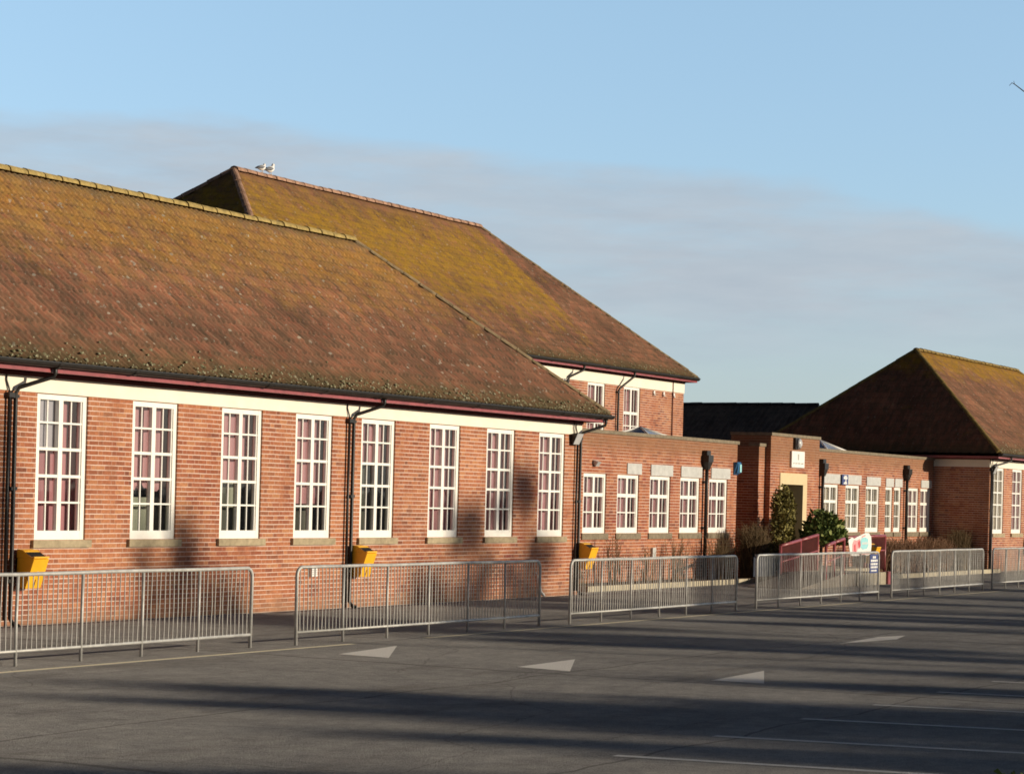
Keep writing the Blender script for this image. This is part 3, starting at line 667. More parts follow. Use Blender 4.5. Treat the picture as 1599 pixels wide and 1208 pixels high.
# ------------------------------------------------------------------ entrance wing
def entrance():
    P=V((61,24.65,0)); root=thing('entrance_wing',P,'flat roofed brick entrance wing with doorway porch between the two classroom blocks','building')
    y=24.65; yb=31.0; zt=3.65
    w1=[50.04,51.90,53.79,55.66,57.52]; w2=[66.08,67.96,69.78]; wn=[71.62,72.46]; wm=[73.84,75.10]
    holes1=[(x,x+WB,1.27,1.27+HB) for x in w1]
    holes2=[(x,x+WB,1.27,1.27+HB) for x in w2]+[(x,x+.68,1.27,1.27+HB) for x in wn]+[(x,x+1.06,1.27,1.27+HB) for x in wm]
    m=MB()
    wall_mesh(m,46.0,59.40,y,-.05,zt,holes1); m.quad([(59.40,y,-.05),(59.40,yb,-.05),(59.40,yb,zt),(59.40,y,zt)])
    m.quad([(46.0,y+.28,3.4),(59.4,y+.28,3.4),(59.4,y+.28,zt),(46.0,y+.28,zt)][::-1])
    # recess
    m.quad([(59.4,27.2,-.05),(60.95,27.2,-.05),(60.95,27.2,zt),(59.4,27.2,zt)])
    m.quad([(60.95,27.2,-.05),(60.95,y,-.05),(60.95,y,zt),(60.95,27.2,zt)])
    m.quad([(60.95,y,-.05),(61.42,y,-.05),(61.42,y,zt),(60.95,y,zt)])
    # right hand run
    wall_mesh(m,65.21,76.45,y,-.05,zt,holes2)
    m.quad([(65.21,y+.28,3.4),(76.45,y+.28,3.4),(76.45,y+.28,zt),(65.21,y+.28,zt)][::-1])
    wall=m.build('wall',M['brick_wing'],root,origin=P)
    m=MB(); m.box(46.0,59.46,y-.035,y+.30,zt,zt+.085); m.box(60.91,61.40,y-.035,y+.30,zt,zt+.085); m.box(65.23,76.45,y-.035,y+.30,zt,zt+.085)
    m.build('coping',M['dullstone'],root,origin=P)
    m=MB(); m.box(46.0,59.38,y+.29,yb,3.38,3.42); m.box(60.97,76.45,y+.29,yb,3.38,3.42); m.box(59.38,60.97,27.22,yb,3.38,3.42); m.build('flat_roof',M['felt'],root,origin=P)
    # porch
    po=MB(); x0,x1,yp,zp=61.42,65.21,24.49,3.965
    wall_mesh(po,x0,x1,yp,-.05,zp,[(62.14,64.24,.32,2.95)],reveal=.02)
    po.quad([(x0,yp+1.2,-.05),(x0,yp,-.05),(x0,yp,zp),(x0,yp+1.2,zp)]); po.quad([(x1,yp,-.05),(x1,yp+1.2,-.05),(x1,yp+1.2,zp),(x1,yp,zp)])
    po.quad([(x1,yp+1.2,3.4),(x0,yp+1.2,3.4),(x0,yp+1.2,zp),(x1,yp+1.2,zp)])
    pw=po.build('porch',M['brick_wing'],root,origin=P)
    m=MB(); m.box(x0-.03,x1+.03,yp-.035,yp+1.22,zp,zp+.085); m.build('coping',M['dullstone'],pw,origin=P)
    m=MB(); m.box(62.14,64.24,yp-.02,yp+.3,2.63,2.95); m.box(62.14,62.34,yp-.02,yp+.45,.32,2.628); m.box(63.92,64.24,yp-.02,yp+.45,.32,2.628)
    m.build('door_surround',M['cream2'],root,origin=P)
    m=MB(); m.box(62.34,63.92,yp+.9,yp+.96,.32,2.62); m.box(62.36,63.9,yp+.46,yp+.9,2.61,2.63)
    m.box(62.33,62.36,yp+.46,yp+.9,.32,2.62); m.box(63.9,63.93,yp+.46,yp+.9,.32,2.62)
    dr=m.build('door',M['door'],root,origin=P)
    m=MB(); m.box(62.44,63.07,yp+.88,yp+.905,1.25,2.45); m.box(63.19,63.82,yp+.88,yp+.905,1.25,2.45); m.build('door_glass',M['dark'],dr,origin=P)
    m=MB(); m.box(63.16,63.2,yp+.84,yp+.9,1.1,1.45); m.build('handle',M['galv'],dr,origin=P)
    # grey rendered heads over the windows
    for a,b_,z0,z1 in ((52.42,53.25,2.71,2.98),(53.81,55.14,2.70,2.98),(55.66,57.0,2.70,2.98),(57.62,58.9,2.70,2.98),(66.02,67.42,2.72,3.0),(67.96,69.3,2.72,3.0),(69.80,71.1,2.71,2.98),(71.6,72.36,2.70,2.97),(72.48,73.2,2.70,2.97),(75.12,76.2,2.72,2.97)):
        m=MB(); m.box(a,b_,y-.022,y+.03,z0,z1); m.build('lintel',M['lead'],root,origin=P)
    for i,x in enumerate(w1): make_window(root,P,x,y,1.27,KB,[(curtain_mb(WB,HB,.03,HB-.02,seed=20+i,folds=5),'curtain')],sill=(-.05,WB+.12,-.03,-.15,-.004,'dullstone'))
    for i,x in enumerate(w2): make_window(root,P,x,y,1.27,KB,[(curtain_mb(WB,HB,.03,HB-.02,seed=30+i,folds=4,amp=.03),'blind')],sill=(-.05,WB+.08,-.03,-.15,-.004,'dullstone'))
    for i,x in enumerate(wn): make_window(root,P,x,y,1.27,KN,[(curtain_mb(.68,HB,.03,HB-.02,seed=35+i,folds=3,amp=.03),'blind')],sill=(-.03,.72,-.03,-.15,-.004,'dullstone'))
    for i,x in enumerate(wm): make_window(root,P,x,y,1.27,KM,[(curtain_mb(1.06,HB,.03,HB-.02,seed=37+i,folds=4),'curtain2')],sill=(-.05,1.1,-.03,-.15,-.004,'dullstone'))
    # hoppers and pipes
    for x in (57.14,65.75,73.45):
        m=MB(); yy=y-.09
        m.hexa([(x-.05,yy-.06,2.92),(x+.05,yy-.06,2.92),(x+.05,y-.003,2.92),(x-.05,y-.003,2.92),(x-.15,yy-.10,3.12),(x+.15,yy-.10,3.12),(x+.15,y-.003,3.12),(x-.15,y-.003,3.12)])
        m.box(x-.16,x+.16,yy-.115,y-.004,3.123,3.30); m.box(x-.12,x+.12,y-.14,y-.006,3.303,3.42)
        m.tube([(x,yy,2.93),(x,yy,2.4),(x,yy,.12)],.05,8)
        for z in (2.6,1.4,.4): m.box(x-.09,x+.09,yy+.02,y-.005,z-.03,z+.03)
        m.build('downpipe',M['black'],root,origin=P)
    m=MB(); m.box(53.94,54.14,y-.06,y-.003,.66,.90); m.build('vent_box',M['lead'],root,origin=P)
    m=MB(); m.quad([(46.3,y+3.2,0),(59.2,y+3.2,0),(59.2,y+3.2,3.4),(46.3,y+3.2,3.4)]); m.quad([(65.3,y+3.2,0),(76.3,y+3.2,0),(76.3,y+3.2,3.4),(65.3,y+3.2,3.4)]); m.build('room_lining',M['room'],root,origin=P)
    # pyramid rooflights on the flat roof
    for (xa,xb,ya,yb_,z0,z1) in ((55.55,57.45,25.4,27.0,3.40,3.99),(68.6,71.0,25.4,27.0,3.40,4.08)):
        m=MB(); cx=(xa+xb)/2; cy=(ya+yb_)/2; a=[(xa,ya,z0),(xb,ya,z0),(xb,yb_,z0),(xa,yb_,z0)]
        b_=[(xa+.0,ya,z0+.25),(xb,ya,z0+.25),(xb,yb_,z0+.25),(xa,yb_,z0+.25)]; top=(cx,cy,z1)
        for i in range(4): m.quad([a[i],a[(i+1)%4],b_[(i+1)%4],b_[i]])
        rl=m.build('rooflight',M['lead'],root,origin=P)
        g_=MB()
        for i in range(4): g_.quad([b_[i],b_[(i+1)%4],top])
        g_.build('glazing',M['glaze'],rl,origin=P)
        g_=MB()
        for i in range(4): g_.tube([b_[i],top],.03,6)
        for i in range(4): g_.tube([b_[i],b_[(i+1)%4]],.03,6)
        g_.build('glazing_bar',M['signwhite'],rl,origin=P)
    return root
entrance()
for o in _protos: bpy.data.objects.remove(o)

# ------------------------------------------------------------------ things fixed to the walls
def bin_(x,y,z,label,s=1.0):
    """wall litter bin: wedge body, hooded slot; x,y,z = back bottom centre"""
    root=thing('litter_bin',(x,y,z),label,'litter bin','yellow litter bins along the walls')
    w=.17*s; h=.47*s; m=MB()
    # body profile (y out from wall negative, z): tapers out to the top front
    pr=[(-.02,0),(-.19,.0),(-.34,.43),(-.31,.44),(-.03,.44)]
    for sx in (-1,1):
        q=[(sx*w,a*s,b*s) for a,b in pr]; m.quad(q if sx<0 else q[::-1])
    for i in range(len(pr)):
        (a,b),(c,d)=pr[i],pr[(i+1)%len(pr)]
        if i==3: continue
        m.quad([(-w,a*s,b*s),(w,a*s,b*s),(w,c*s,d*s),(-w,c*s,d*s)])
    body=m.build('bin_body',M['yellow'],root)
    # hood rising to the wall with the dark slot in front of it
    hd=MB()
    hp=[(-.02,.443),(-.02,.57),(-.13,.555),(-.19,.50),(-.19,.485),(-.13,.535),(-.04,.545),(-.04,.443)]
    for sx in (-1,1):
        q=[(sx*w,a*s,b*s) for a,b in [(-.02,.443),(-.02,.57),(-.13,.555),(-.315,.443)]]; hd.quad(q if sx<0 else q[::-1])
    for (a,b),(c,d) in (((-.02,.57),(-.13,.555)),((-.13,.555),(-.17,.527))): hd.quad([(-w,a*s,b*s),(w,a*s,b*s),(w,c*s,d*s),(-w,c*s,d*s)])
    hd.box(-w,w,-.345*s,-.30*s,.443*s,.468*s)
    hd.build('hood',M['yellow'],root)
    sl=MB(); sl.quad([(-w*.94,-.135*s,.548*s),(w*.94,-.135*s,.548*s),(w*.94,-.30*s,.450*s),(-w*.94,-.30*s,.450*s)]); sl.build('slot',M['dark'],root)
    bk=MB(); bk.box(-w*.6,w*.6,-.018,.055,.02,.5*s); bk.build('bracket',M['black'],root)
    lk=MB(); fy=lambda z:(-.19-.15*z/.43)*s-.006
    lk.box(-.012,.022,fy(.22*s/s)-.004,fy(.22)+.02,.19*s,.25*s); lk.build('lock',M['signgrey'],root)
    gv=MB()
    gv.hexa([(-.004,fy(.02)-.001,.01),(.006,fy(.02)-.001,.01),(.006,fy(.02)+.02,.01),(-.004,fy(.02)+.02,.01),(-.004,fy(.13)-.001,.13*s),(.006,fy(.13)-.001,.13*s),(.006,fy(.13)+.02,.13*s),(-.004,fy(.13)+.02,.13*s)])
    gv.build('seam',M['maroon2'],root)
    return root
bin_(27.47,YA-.06,.57,'yellow litter bin at the foot of the leftmost black downpipe')
bin_(36.78,YA-.06,.57,'yellow litter bin by the black downpipe midway along the near block')
bin_(46.02,YA-.06,.57,'yellow litter bin at the corner where near block meets entrance wing')
bin_(80.95,YA-.06,.57,'yellow litter bin on the far block, cut by the frame edge')
bin_(63.72,22.42,.47,'orange yellow litter bin against the maroon ramp railing')

def floodlight(x,y,z,label):
    r=thing('floodlight',(x,y,z),label,'floodlight','floodlights on the block corners')
    m=MB(); m.hexa([(-.16,-.05,-.13),(.16,-.05,-.13),(.14,-.012,-.09),(-.14,-.012,-.09),(-.16,-.16,.13),(.16,-.16,.13),(.14,-.012,.11),(-.14,-.012,.11)]); m.build('housing',M['black'],r)
    m=MB(); m.hexa([(-.14,-.062,-.115),(.14,-.062,-.115),(.14,-.055,-.115),(-.14,-.055,-.115),(-.14,-.166,.115),(.14,-.166,.115),(.14,-.15,.115),(-.14,-.15,.115)]); m.build('lens',M['lamp'],r)
    m=MB(); m.box(-.03,.03,-.06,-.002,-.03,.03); m.tube([(0,-.02,.1),(-.05,-.02,.22),(-.03,-.02,.38)],.012,6); m.build('bracket',M['black'],r)
floodlight(45.62,YA-.02,3.36,'square floodlight at the right corner of the near classroom block')
floodlight(76.72,YA-.02,3.36,'square floodlight at the left corner of the far classroom block')
def bulkhead():
    r=thing('porch_lamp',(63.3,24.485,3.80),'round porch lamp above the white school sign','lamp')
    m=MB(); m.box(-.19,.19,-.07,-.001,-.16,.16); m.build('back_box',M['black'],r)
    m=MB(); m.tube([(.02,-.071,0),(.02,-.13,0),(.02,-.165,0)],[.145,.135,.07],14); m.build('lens',M['lamp'],r)
bulkhead()
def sign_board():
    r=thing('school_sign',(63.38,24.48,3.35),'white rectangular sign with small grey emblem above the doorway','sign')
    m=MB(); m.box(-.50,.50,-.05,-.002,-.23,.23); m.build('board',M['signwhite'],r)
    m=MB()
    m.hexa([(-.025,-.054,-.02),(.045,-.054,-.02),(.045,-.048,-.02),(-.025,-.048,-.02),(-.05,-.054,.15),(.07,-.054,.15),(.07,-.048,.15),(-.05,-.048,.15)])
    m.build('emblem',M['signgrey'],r)
    m=MB(); x=-.40; rr=random.Random(3)
    while x<.38:
        wd=rr.uniform(.03,.055); m.box(x,x+wd,-.054,-.048,-.13,-.105+rr.choice((0,.012))); x+=wd+rr.choice((.014,.014,.05))
    m.build('lettering',M['signgrey'],r)
sign_board()
def alarm():
    r=thing('alarm_box',(59.28,24.64,3.0),'blue bell box at the right corner of the entrance wing','alarm box')
    m=MB(); m.hexa([(-.13,-.02,-.17),(.13,-.02,-.17),(.15,-.001,-.17),(-.15,-.001,-.17),(-.13,-.10,.17),(.13,-.10,.17),(.15,-.001,.17),(-.15,-.001,.17)])
    m.hexa([(-.11,-.10,-.12),(.11,-.10,-.12),(.13,-.02,-.16),(-.13,-.02,-.16),(-.10,-.125,.12),(.10,-.125,.12),(.13,-.10,.16),(-.13,-.10,.16)])
    m.build('case',M['blue'],r)
    m=MB(); m.box(-.02,.10,-.135,-.125,-.10,.11); m.build('face_panel',M['cyan'],r)
alarm()
def pictogram():
    r=thing('blue_sign',(67.69,24.60,2.85),'small blue plate with white symbol over the first windows beside the porch','sign')
    m=MB(); m.box(-.26,.26,-.03,-.001,-.155,.155); m.build('plate',M['signblue'],r)
    m=MB(); y0,y1=-.035,-.028
    m.box(-.10,.12,y0,y1,.095,.125); m.box(-.15,.17,y0,y1,.02,.085); m.box(.01,.08,y0,y1,-.055,.018); m.box(-.14,.14,y0,y1,-.13,-.085); m.box(-.06,.10,y0,y1,-.084,-.057)
    m.build('symbol',M['signwhite'],r)
pictogram()
def sensor():
    r=thing('wall_light',(50.6,24.64,2.93),'small grey wall light tilted outwards above the first wing window','lamp')
    m=MB(); m.hexa([(-.08,-.06,-.07),(.10,-.06,-.07),(.10,-.002,-.03),(-.08,-.002,-.03),(-.10,-.14,.03),(.08,-.14,.03),(.08,-.002,.08),(-.10,-.002,.08)]); m.build('head',M['lamp'],r)
    m=MB(); m.box(-.04,.04,-.03,.008,-.05,.05); m.build('bracket',M['black'],r)
sensor()
def meter():
    r=thing('wall_vent',(35.41,YA-.002,.68),'small white twin vent low on the near brick wall','vent')
    m=MB(); m.box(-.10,-.01,-.05,0,-.09,.09); m.box(.01,.10,-.05,0,-.09,.09); m.build('cowl',M['signwhite'],r)
    m=MB()
    for s_ in (-1,1):
        for z in (-.05,-.015,.02,.055): m.box(s_*.055-.035,s_*.055+.035,-.055,-.049,z,z+.015)
    m.build('louvres',M['lamp'],r)
meter()
m=MB(); m.tube([(43.95,YA-.05,.52),(44.05,YA-.05,.42),(44.12,YA-.05,.30),(44.16,YA-.06,.12),(44.30,YA-.08,.03)],[.012,.014,.03,.03,.03],8)
tag(m.build('overflow_pipe',M['signwhite'],origin=(44.1,YA,0)),'short bent white pipe at the foot of the near brick wall','pipe')

# ------------------------------------------------------------------ pedestrian barriers
def barrier_proto():
    r=thing('crowd_barrier',(0,0,0),'','barrier','grey steel barriers along the car park edge')
    L=7.2; nb=6; h=1.06
    m=MB(); rad=.12; pts=[(0,0,.0),(0,0,h-rad)]
    for k in range(1,6): a=pi*k/10; pts.append((rad*(1-cos(a)),0,h-rad+rad*sin(a)))
    pts+= [(rad,0,h)]+[(L*i/12,0,h+random.uniform(-.004,.004)) for i in range(1,12)]+[(L-rad,0,h)]
    for k in range(4,-1,-1): a=pi*k/10; pts.append((L-rad*(1-cos(a)),0,h-rad+rad*sin(a)))
    pts.append((L,0,0)); m.tube(pts,.024,10); m.build('top_frame',M['galv'],r)
    m=MB(); m.tube([(0,0,.175),(L/2,.006,.172),(L,0,.175)],.020,8); m.build('bottom_rail',M['galv'],r)
    for i in range(1,nb):
        m=MB(); x=L*i/nb; m.tube([(x,0,h-.02),(x+random.uniform(-.008,.008),random.uniform(-.008,.008),.5),(x,0,0)],.020,8); m.build('post',M['galv'],r)
    m=MB()
    for i in range(nb):
        for k in range(1,13):
            x=L*i/nb+L/nb*k/13; b_=random.uniform(-.012,.012); m.tube([(x,0,h-.02),(x+b_,random.uniform(-.01,.01),.6),(x,0,.18)],.0075,5,cap=False)
    m.build('infill_bars',M['galv'],r)
    return r
BP=barrier_proto()
bl=[(19.03,17.77,'grey steel barrier at the left edge below the first tall window'),(27.14,17.67,'grey steel barrier standing below the midway downpipe of the near block'),
    (35.30,17.58,'grey steel barrier in front of the corner of the near block and wing'),(43.6,17.62,'grey steel barrier with a blue notice in front of the ramp'),
    (51.95,17.68,'grey steel barrier in front of the bare reddish hedge'),(60.12,17.75,'grey steel barrier at the right edge before the far block')]
for i,(x,y,l) in enumerate(bl):
    o=BP if i==0 else dup(BP); o.location=(x,y,0); o['label']=l; o.rotation_euler=(random.uniform(-.012,.012),0,random.uniform(-.004,.006))
# notice and dark board tied to the fourth barrier
def notice():
    r=thing('notice',(50.45,17.60,.82),'blue notice with rows of white print tied to barrier end','sign')
    m=MB(); m.box(-.27,.27,-.012,0,-.22,.20); m.build('plate',M['signblue'],r)
    m=MB(); rr=random.Random(5)
    for z,wd,hh in ((.13,.10,.05),(.055,.22,.05),(-.02,.23,.045),(-.09,.22,.045),(-.165,.20,.035)):
        x=-wd
        while x<wd-.02:
            k=rr.uniform(.05,.12); k=min(k,wd-x); m.box(x,x+k,-.017,-.011,z-hh/2,z+hh/2); x+=k+.022
    m.build('lettering',M['signwhite'],r)
notice()
def board():
    r=thing('board',(44.25,17.72,.84),'plain dark board hung on the first bay of the barrier before the ramp','board')
    m=MB(); m.box(-.56,.56,0,.02,-.21,.19); m.build('panel',M['navy'],r)
    m=MB(); [m.box(x-.01,x+.01,-.05,.024,.15,.235) for x in (-.45,.45)]; m.build('strap',M['galv'],r)
board()

# ------------------------------------------------------------------ ramp, railings, banner
def ramp():
    r=thing('entrance_ramp',(59,21.8,0),'concrete entrance ramp with maroon railings in front of the doorway','ramp'); P=V((59,21.8,0))
    m=MB()
    m.hexa([(54.6,20.9,-.02),(57.5,20.9,-.02),(57.5,22.3,-.02),(54.6,22.3,-.02),(54.6,20.9,.02),(57.5,20.9,.32),(57.5,22.3,.32),(54.6,22.3,.02)])
    m.box(57.5,58.6,20.9,23.2,-.02,.32,skip='l'); m.quad([(57.5,22.3,-.02),(57.5,22.3,.32),(57.5,23.2,.32),(57.5,23.2,-.02)])
    m.build('slab',M['slab'],r,origin=P)
    m=MB(); m.box(58.6,60.9,20.88,23.2,-.02,.325); m.box(60.9,65.0,22.5,24.47,-.02,.325,skip='l'); m.build('landing',M['concrete'],r,origin=P)
    def railing(pts,z0,pan):
        m=MB(); 
        for (xa,ya,za),(xb,yb,zb) in zip(pts,pts[1:]):
            m.tube([(xa,ya,za),(xb,yb,zb)],.045,8); m.tube([(xa,ya,za-.42),(xb,yb,zb-.42)],.025,8)
        for (x,y,z) in pts: m.tube([(x,y,0.02),(x,y,z)],.04,8)
        rl=m.build('handrail',M['maroon'],r,origin=P)
        m=MB()
        for k,((xa,ya,za),(xb,yb,zb)) in enumerate(zip(pts,pts[1:])):
            if k not in pan: continue
            d=.012
            m.hexa([(xa,ya-d,max(.12,za-.95)),(xb,yb-d,max(.12,zb-.95)),(xb,yb+d,max(.12,zb-.95)),(xa,ya+d,max(.12,za-.95)),(xa,ya-d,za-.05),(xb,yb-d,zb-.05),(xb,yb+d,zb-.05),(xa,ya+d,za-.05)])
        if m.f: m.build('infill_panel',M['panel'],rl,origin=P)
    def pp(px,py,Y): q=onY(px,py,Y); return (q.x,q.y,q.z)
    railing([pp(1219,852,22.55),pp(1250,843,22.55),pp(1277,835,22.55)],0,(0,1))
    railing([pp(1290,852,20.95),pp(1303,846.5,20.95),pp(1318,841,20.95)],0,())
    a=pp(1318,839,22.7); b_=pp(1382,836,22.7); railing([a,((a[0]+b_[0])/2,22.7,(a[2]+b_[2])/2),b_],0,(1,))
    m=MB(); q=onZ(1390,909); m.box(60.9,61.25,20.82,21.0,0,.34); m.build('end_block',M['maroon'],r,origin=P)
ramp()
def banner():
    p=onY(1343,852,21.95); r=thing('banner',p,'white, pink and turquoise banner tied to the ramp railing','banner')
    w,h=.94,.25
    # gently bowed sheet with an outline of its own, 12 mm thick
    top=[(-w,.16),(-.7*w,.24),(-.5*w,.20),(-.25*w,.25),(.1*w,.30),(.45*w,.36),(.75*w,.35),(.95*w,.24),(w,.05)]
    bot=[(.95*w,-.22),(.7*w,-.27),(.35*w,-.24),(0,-.26),(-.4*w,-.27),(-.75*w,-.25),(-.86*w,-.12)]
    ol=top+bot; yv=lambda x:.0
    def sheet(ol,off,t,mat,name):
        m=MB(); cx=sum(a for a,_ in ol)/len(ol); cz=sum(b for _,b in ol)/len(ol)
        for i in range(len(ol)):
            a,b_=ol[i],ol[(i+1)%len(ol)]
            A=(a[0],yv(a[0])+off,a[1]); B=(b_[0],yv(b_[0])+off,b_[1]); C=(cx,yv(cx)+off,cz)
            m.quad([C,B,A]); A2,B2,C2=[(q[0],q[1]+t,q[2]) for q in (A,B,C)]; m.quad([C2,A2,B2]); m.quad([A,B,B2,A2])
        return m.build(name,mat,r)
    sheet(ol,0,.012,M['signwhite'],'cloth')
    sheet([(.02,.14),(.12,.22),(.35,.24),(.62,.2),(.66,.02),(.55,-.08),(.2,-.10),(.0,-.02)],-.008,.003,M['cyan'],'printed_panel')
    sheet([(-.62,.05),(-.5,.17),(-.30,.15),(-.02,.2),(-.05,.06),(-.22,-.12),(-.35,-.2),(-.6,-.14)],-.007,.003,M['pink'],'printed_panel')
    sheet([(-.1,-.18),(.8,-.16),(.75,-.23),(-.1,-.24)],-.007,.003,M['pink'],'printed_panel')
    sheet([(-.52,.02),(-.40,.06),(-.36,-.16),(-.50,-.13)],-.013,.003,M['redprint'],'printed_panel')
    sheet([(-.20,.10),(-.06,.16),(.02,.02),(-.10,-.08)],-.013,.003,M['redprint'],'printed_panel')
    sheet([(.10,.26),(.40,.31),(.38,.27),(.12,.23)],-.013,.003,M['pink'],'printed_panel')
    for k in range(5): sheet([(.14+k*.09,.03),(.20+k*.09,.05),(.20+k*.09,.11),(.15+k*.09,.10)],-.014,.003,M['signwhite'],'printed_panel')
banner()

# kerbs and beds
m=MB(); x=47.6
while x<58.9:
    m.box(x,min(x+.91,59.2),23.28,23.42,-.02,.125); x+=.92
struct(m.build('kerb',M['kerb'],origin=(53,23.3,0)))
m=MB(); m.box(47.6,47.74,23.43,24.6,-.02,.12); struct(m.build('kerb',M['kerb'],origin=(47.6,24,0)))
m=MB(); m.quad([(47.75,23.43,.05),(59.38,23.43,.05),(59.38,24.64,.09),(47.75,24.64,.09)]); struct(m.build('planting_bed',M['soil'],origin=(53,24,0)))
m=MB(); x=62.4
while x<76.3: m.box(x,min(x+.91,76.4),22.28,22.42,-.02,.125); x+=.92
struct(m.build('kerb',M['kerb'],origin=(70,22.3,0)))
m=MB(); m.quad([(66.0,22.43,.05),(76.4,22.43,.05),(76.4,24.64,.09),(66.0,24.64,.09)]); struct(m.build('planting_bed',M['soil'],origin=(70,23.5,0)))

# ------------------------------------------------------------------ plants
def bare_shrub(name,x,y,z,w,d,h,n_,mat,label,cat='shrub',group=None,seed=0,lean=0,r0=.008):
    rr=random.Random(seed); m=MB()
    for i in range(n_):
        bx,by=rr.uniform(-w,w)*.55,rr.uniform(-d,d)*.55; hh=h*rr.uniform(.55,1.02)
        tx=bx+rr.uniform(-1,1)*w*.55+lean; ty=by+rr.uniform(-1,1)*d*.5
        mid=((bx+tx)/2+rr.uniform(-.06,.06),(by+ty)/2+rr.uniform(-.06,.06),hh*.55)
        r=r0*rr.uniform(.7,1.5); m.tube([(bx,by,0),mid,(tx,ty,hh)],[r,r*.8,r*.35],3,cap=False)
        for k in range(rr.randint(2,5)):
            t=rr.uniform(.3,.95); px=bx+(tx-bx)*t; py=by+(ty-by)*t; pz=hh*t; l=rr.uniform(.10,.30)*h; a=rr.uniform(0,2*pi)
            m.tube([(px,py,pz),(px+cos(a)*l*.6,py+sin(a)*l*.6,pz+l*.7)],[r*.55,r*.25],3,cap=False)
    o=m.build(name,M[mat],origin=(0,0,0)); o.location=(x,y,z); return tag(o,label,cat,group)
gb='bare shrubs against the wing wall'
bare_shrub('bare_shrub',49.2,24.2,.06,.5,.25,1.05,26,'twig','thin bare shrub beside the yellow bin at the block corner','shrub',gb,1)
bare_shrub('bare_shrub',51.0,24.25,.06,.4,.25,1.25,26,'twig','bare climbing shrub under the gap of the first two wing windows','shrub',gb,2)
bare_shrub('bare_shrub',52.9,24.25,.06,.4,.25,.9,20,'twig','low bare shrub under the second and third wing windows','shrub',gb,3)
bare_shrub('bare_shrub',54.6,24.25,.06,.5,.25,1.15,30,'twig','bare shrub left of the small grey box under the wing windows','shrub',gb,4)
bare_shrub('bare_shrub',57.2,24.15,.06,.7,.3,1.25,75,'twig','bushy bare shrub at the foot of the hopper pipe','shrub',gb,5)
bare_shrub('bare_shrub',58.9,23.9,.06,.62,.4,1.42,420,'twig','dense tall bare shrub in the dark recess left of the porch','shrub',None,6,r0=.013)
bare_shrub('bare_shrub',76.0,23.6,.06,.75,.45,1.32,330,'twig','rounded bare shrub against the shaded end wall of the far block','shrub',None,7,r0=.013)
for i,(x,hh) in enumerate(((67.9,.95),(69.6,1.05),(71.3,1.0),(73.0,1.08),(74.4,1.0))):
    lab=['clipped reddish bare bush immediately behind the maroon railing end','reddish bare bush under the third window right of the porch','reddish bare bush under the pair of narrow windows','reddish bare bush around the foot of the right hopper pipe','reddish bare bush under the last wing window'][i]
    bare_shrub('bare_bush',x,23.75,.06,.95,.55,hh,210,'redtwig',lab,'bush','reddish bare bushes right of the porch',20+i,r0=.015)
def leafy(name,loc,mat,n_,shape,size,label,seed,stem=None,up=.3):
    rr=random.Random(seed); root=thing(name,loc,label,'shrub'); m=MB()
    for i in range(n_):
        p=shape(rr); d=V((rr.uniform(-1,1),rr.uniform(-1,1),rr.uniform(-.4,1)+up)).normalized(); s_=size*rr.uniform(.5,1.4)
        a=d.cross(V((rr.uniform(-1,1),rr.uniform(-1,1),rr.uniform(-1,1)))).normalized()
        m.quad([p-a*s_*.22,p+d*s_*.5-a*s_*.25,p+d*s_,p+d*s_*.5+a*s_*.25,p+a*s_*.2])
    m.build('foliage',M[mat],root)
    m=MB()
    for i in range(7): a=rr.uniform(0,2*pi); q=shape(rr); m.tube([(cos(a)*.05,sin(a)*.05,0),(q.x*.4,q.y*.4,q.z*.5),tuple(q)],[.025,.018,.006],5)
    m.build('stem',M['bark'],root)
    return root
def column(rr):
    z=rr.uniform(0,1); r=.46*(1-.30*abs(z-.45)**1.5)*(1.0 if z<.8 else sqrt(max(0,1-((z-.8)/.22)**2)))*sqrt(rr.uniform(.15,1)); a=rr.uniform(0,2*pi)
    return V((cos(a)*r*(1+.2*sin(z*13+a)),sin(a)*r*.7,.02+z*1.85*(1+.07*sin(a*3)+.05*sin(a*7+z*4))))
leafy('conifer',(60.85,23.85,.5),'conifer',5200,column,.085,'tall olive green conifer left of the doorway',31)
def low(rr):
    z=rr.uniform(0,1); r=(1.0-.6*z)*sqrt(rr.uniform(.1,1)); a=rr.uniform(0,2*pi); return V((cos(a)*r*.75,sin(a)*r*.6,.02+z*.75))
leafy('conifer',(59.7,23.55,.25),'conifer',2200,low,.085,'low spreading olive conifer at the foot of the tall one',32)
def dome(rr):
    while True:
        x,y,z=rr.uniform(-1,1),rr.uniform(-1,1),rr.uniform(0,1)
        l=x*x+y*y+z*z
        if .12<l<1+.25*sin(5*x+3)*z: return V((x*.95,y*.60,.05+z*.80*(1+.25*sin(7*x+4*y))))
q_=onY(1288,822,23.0)
leafy('evergreen_shrub',(q_.x,q_.y,q_.z-.55),'shrub',3600,dome,.14,'dark green leafy shrub covering the right side of the doorway',33)

# grass at the kerb nearest the camera
rr=random.Random(9); root=None
m=MB()
g0=onZ(1588,1216)
for i in range(16):
    a=rr.uniform(0,2*pi); l=rr.uniform(.04,.12); b0=V((rr.uniform(-.10,.10),rr.uniform(-.08,.08),0)); t=b0+V((cos(a)*l*.7,sin(a)*l*.7,l*.8)); e=t+V((cos(a)*l*.35,sin(a)*l*.35,-l*.25)); s_=V((-sin(a),cos(a),0))*.004
    m.quad([b0-s_,b0+s_,t+s_,e,t-s_])
o=m.build('grass_tuft',M['grass']); o.location=(g0.x,g0.y,0); tag(o,'small grass tuft at the bottom right corner of the car park','grass tuft')

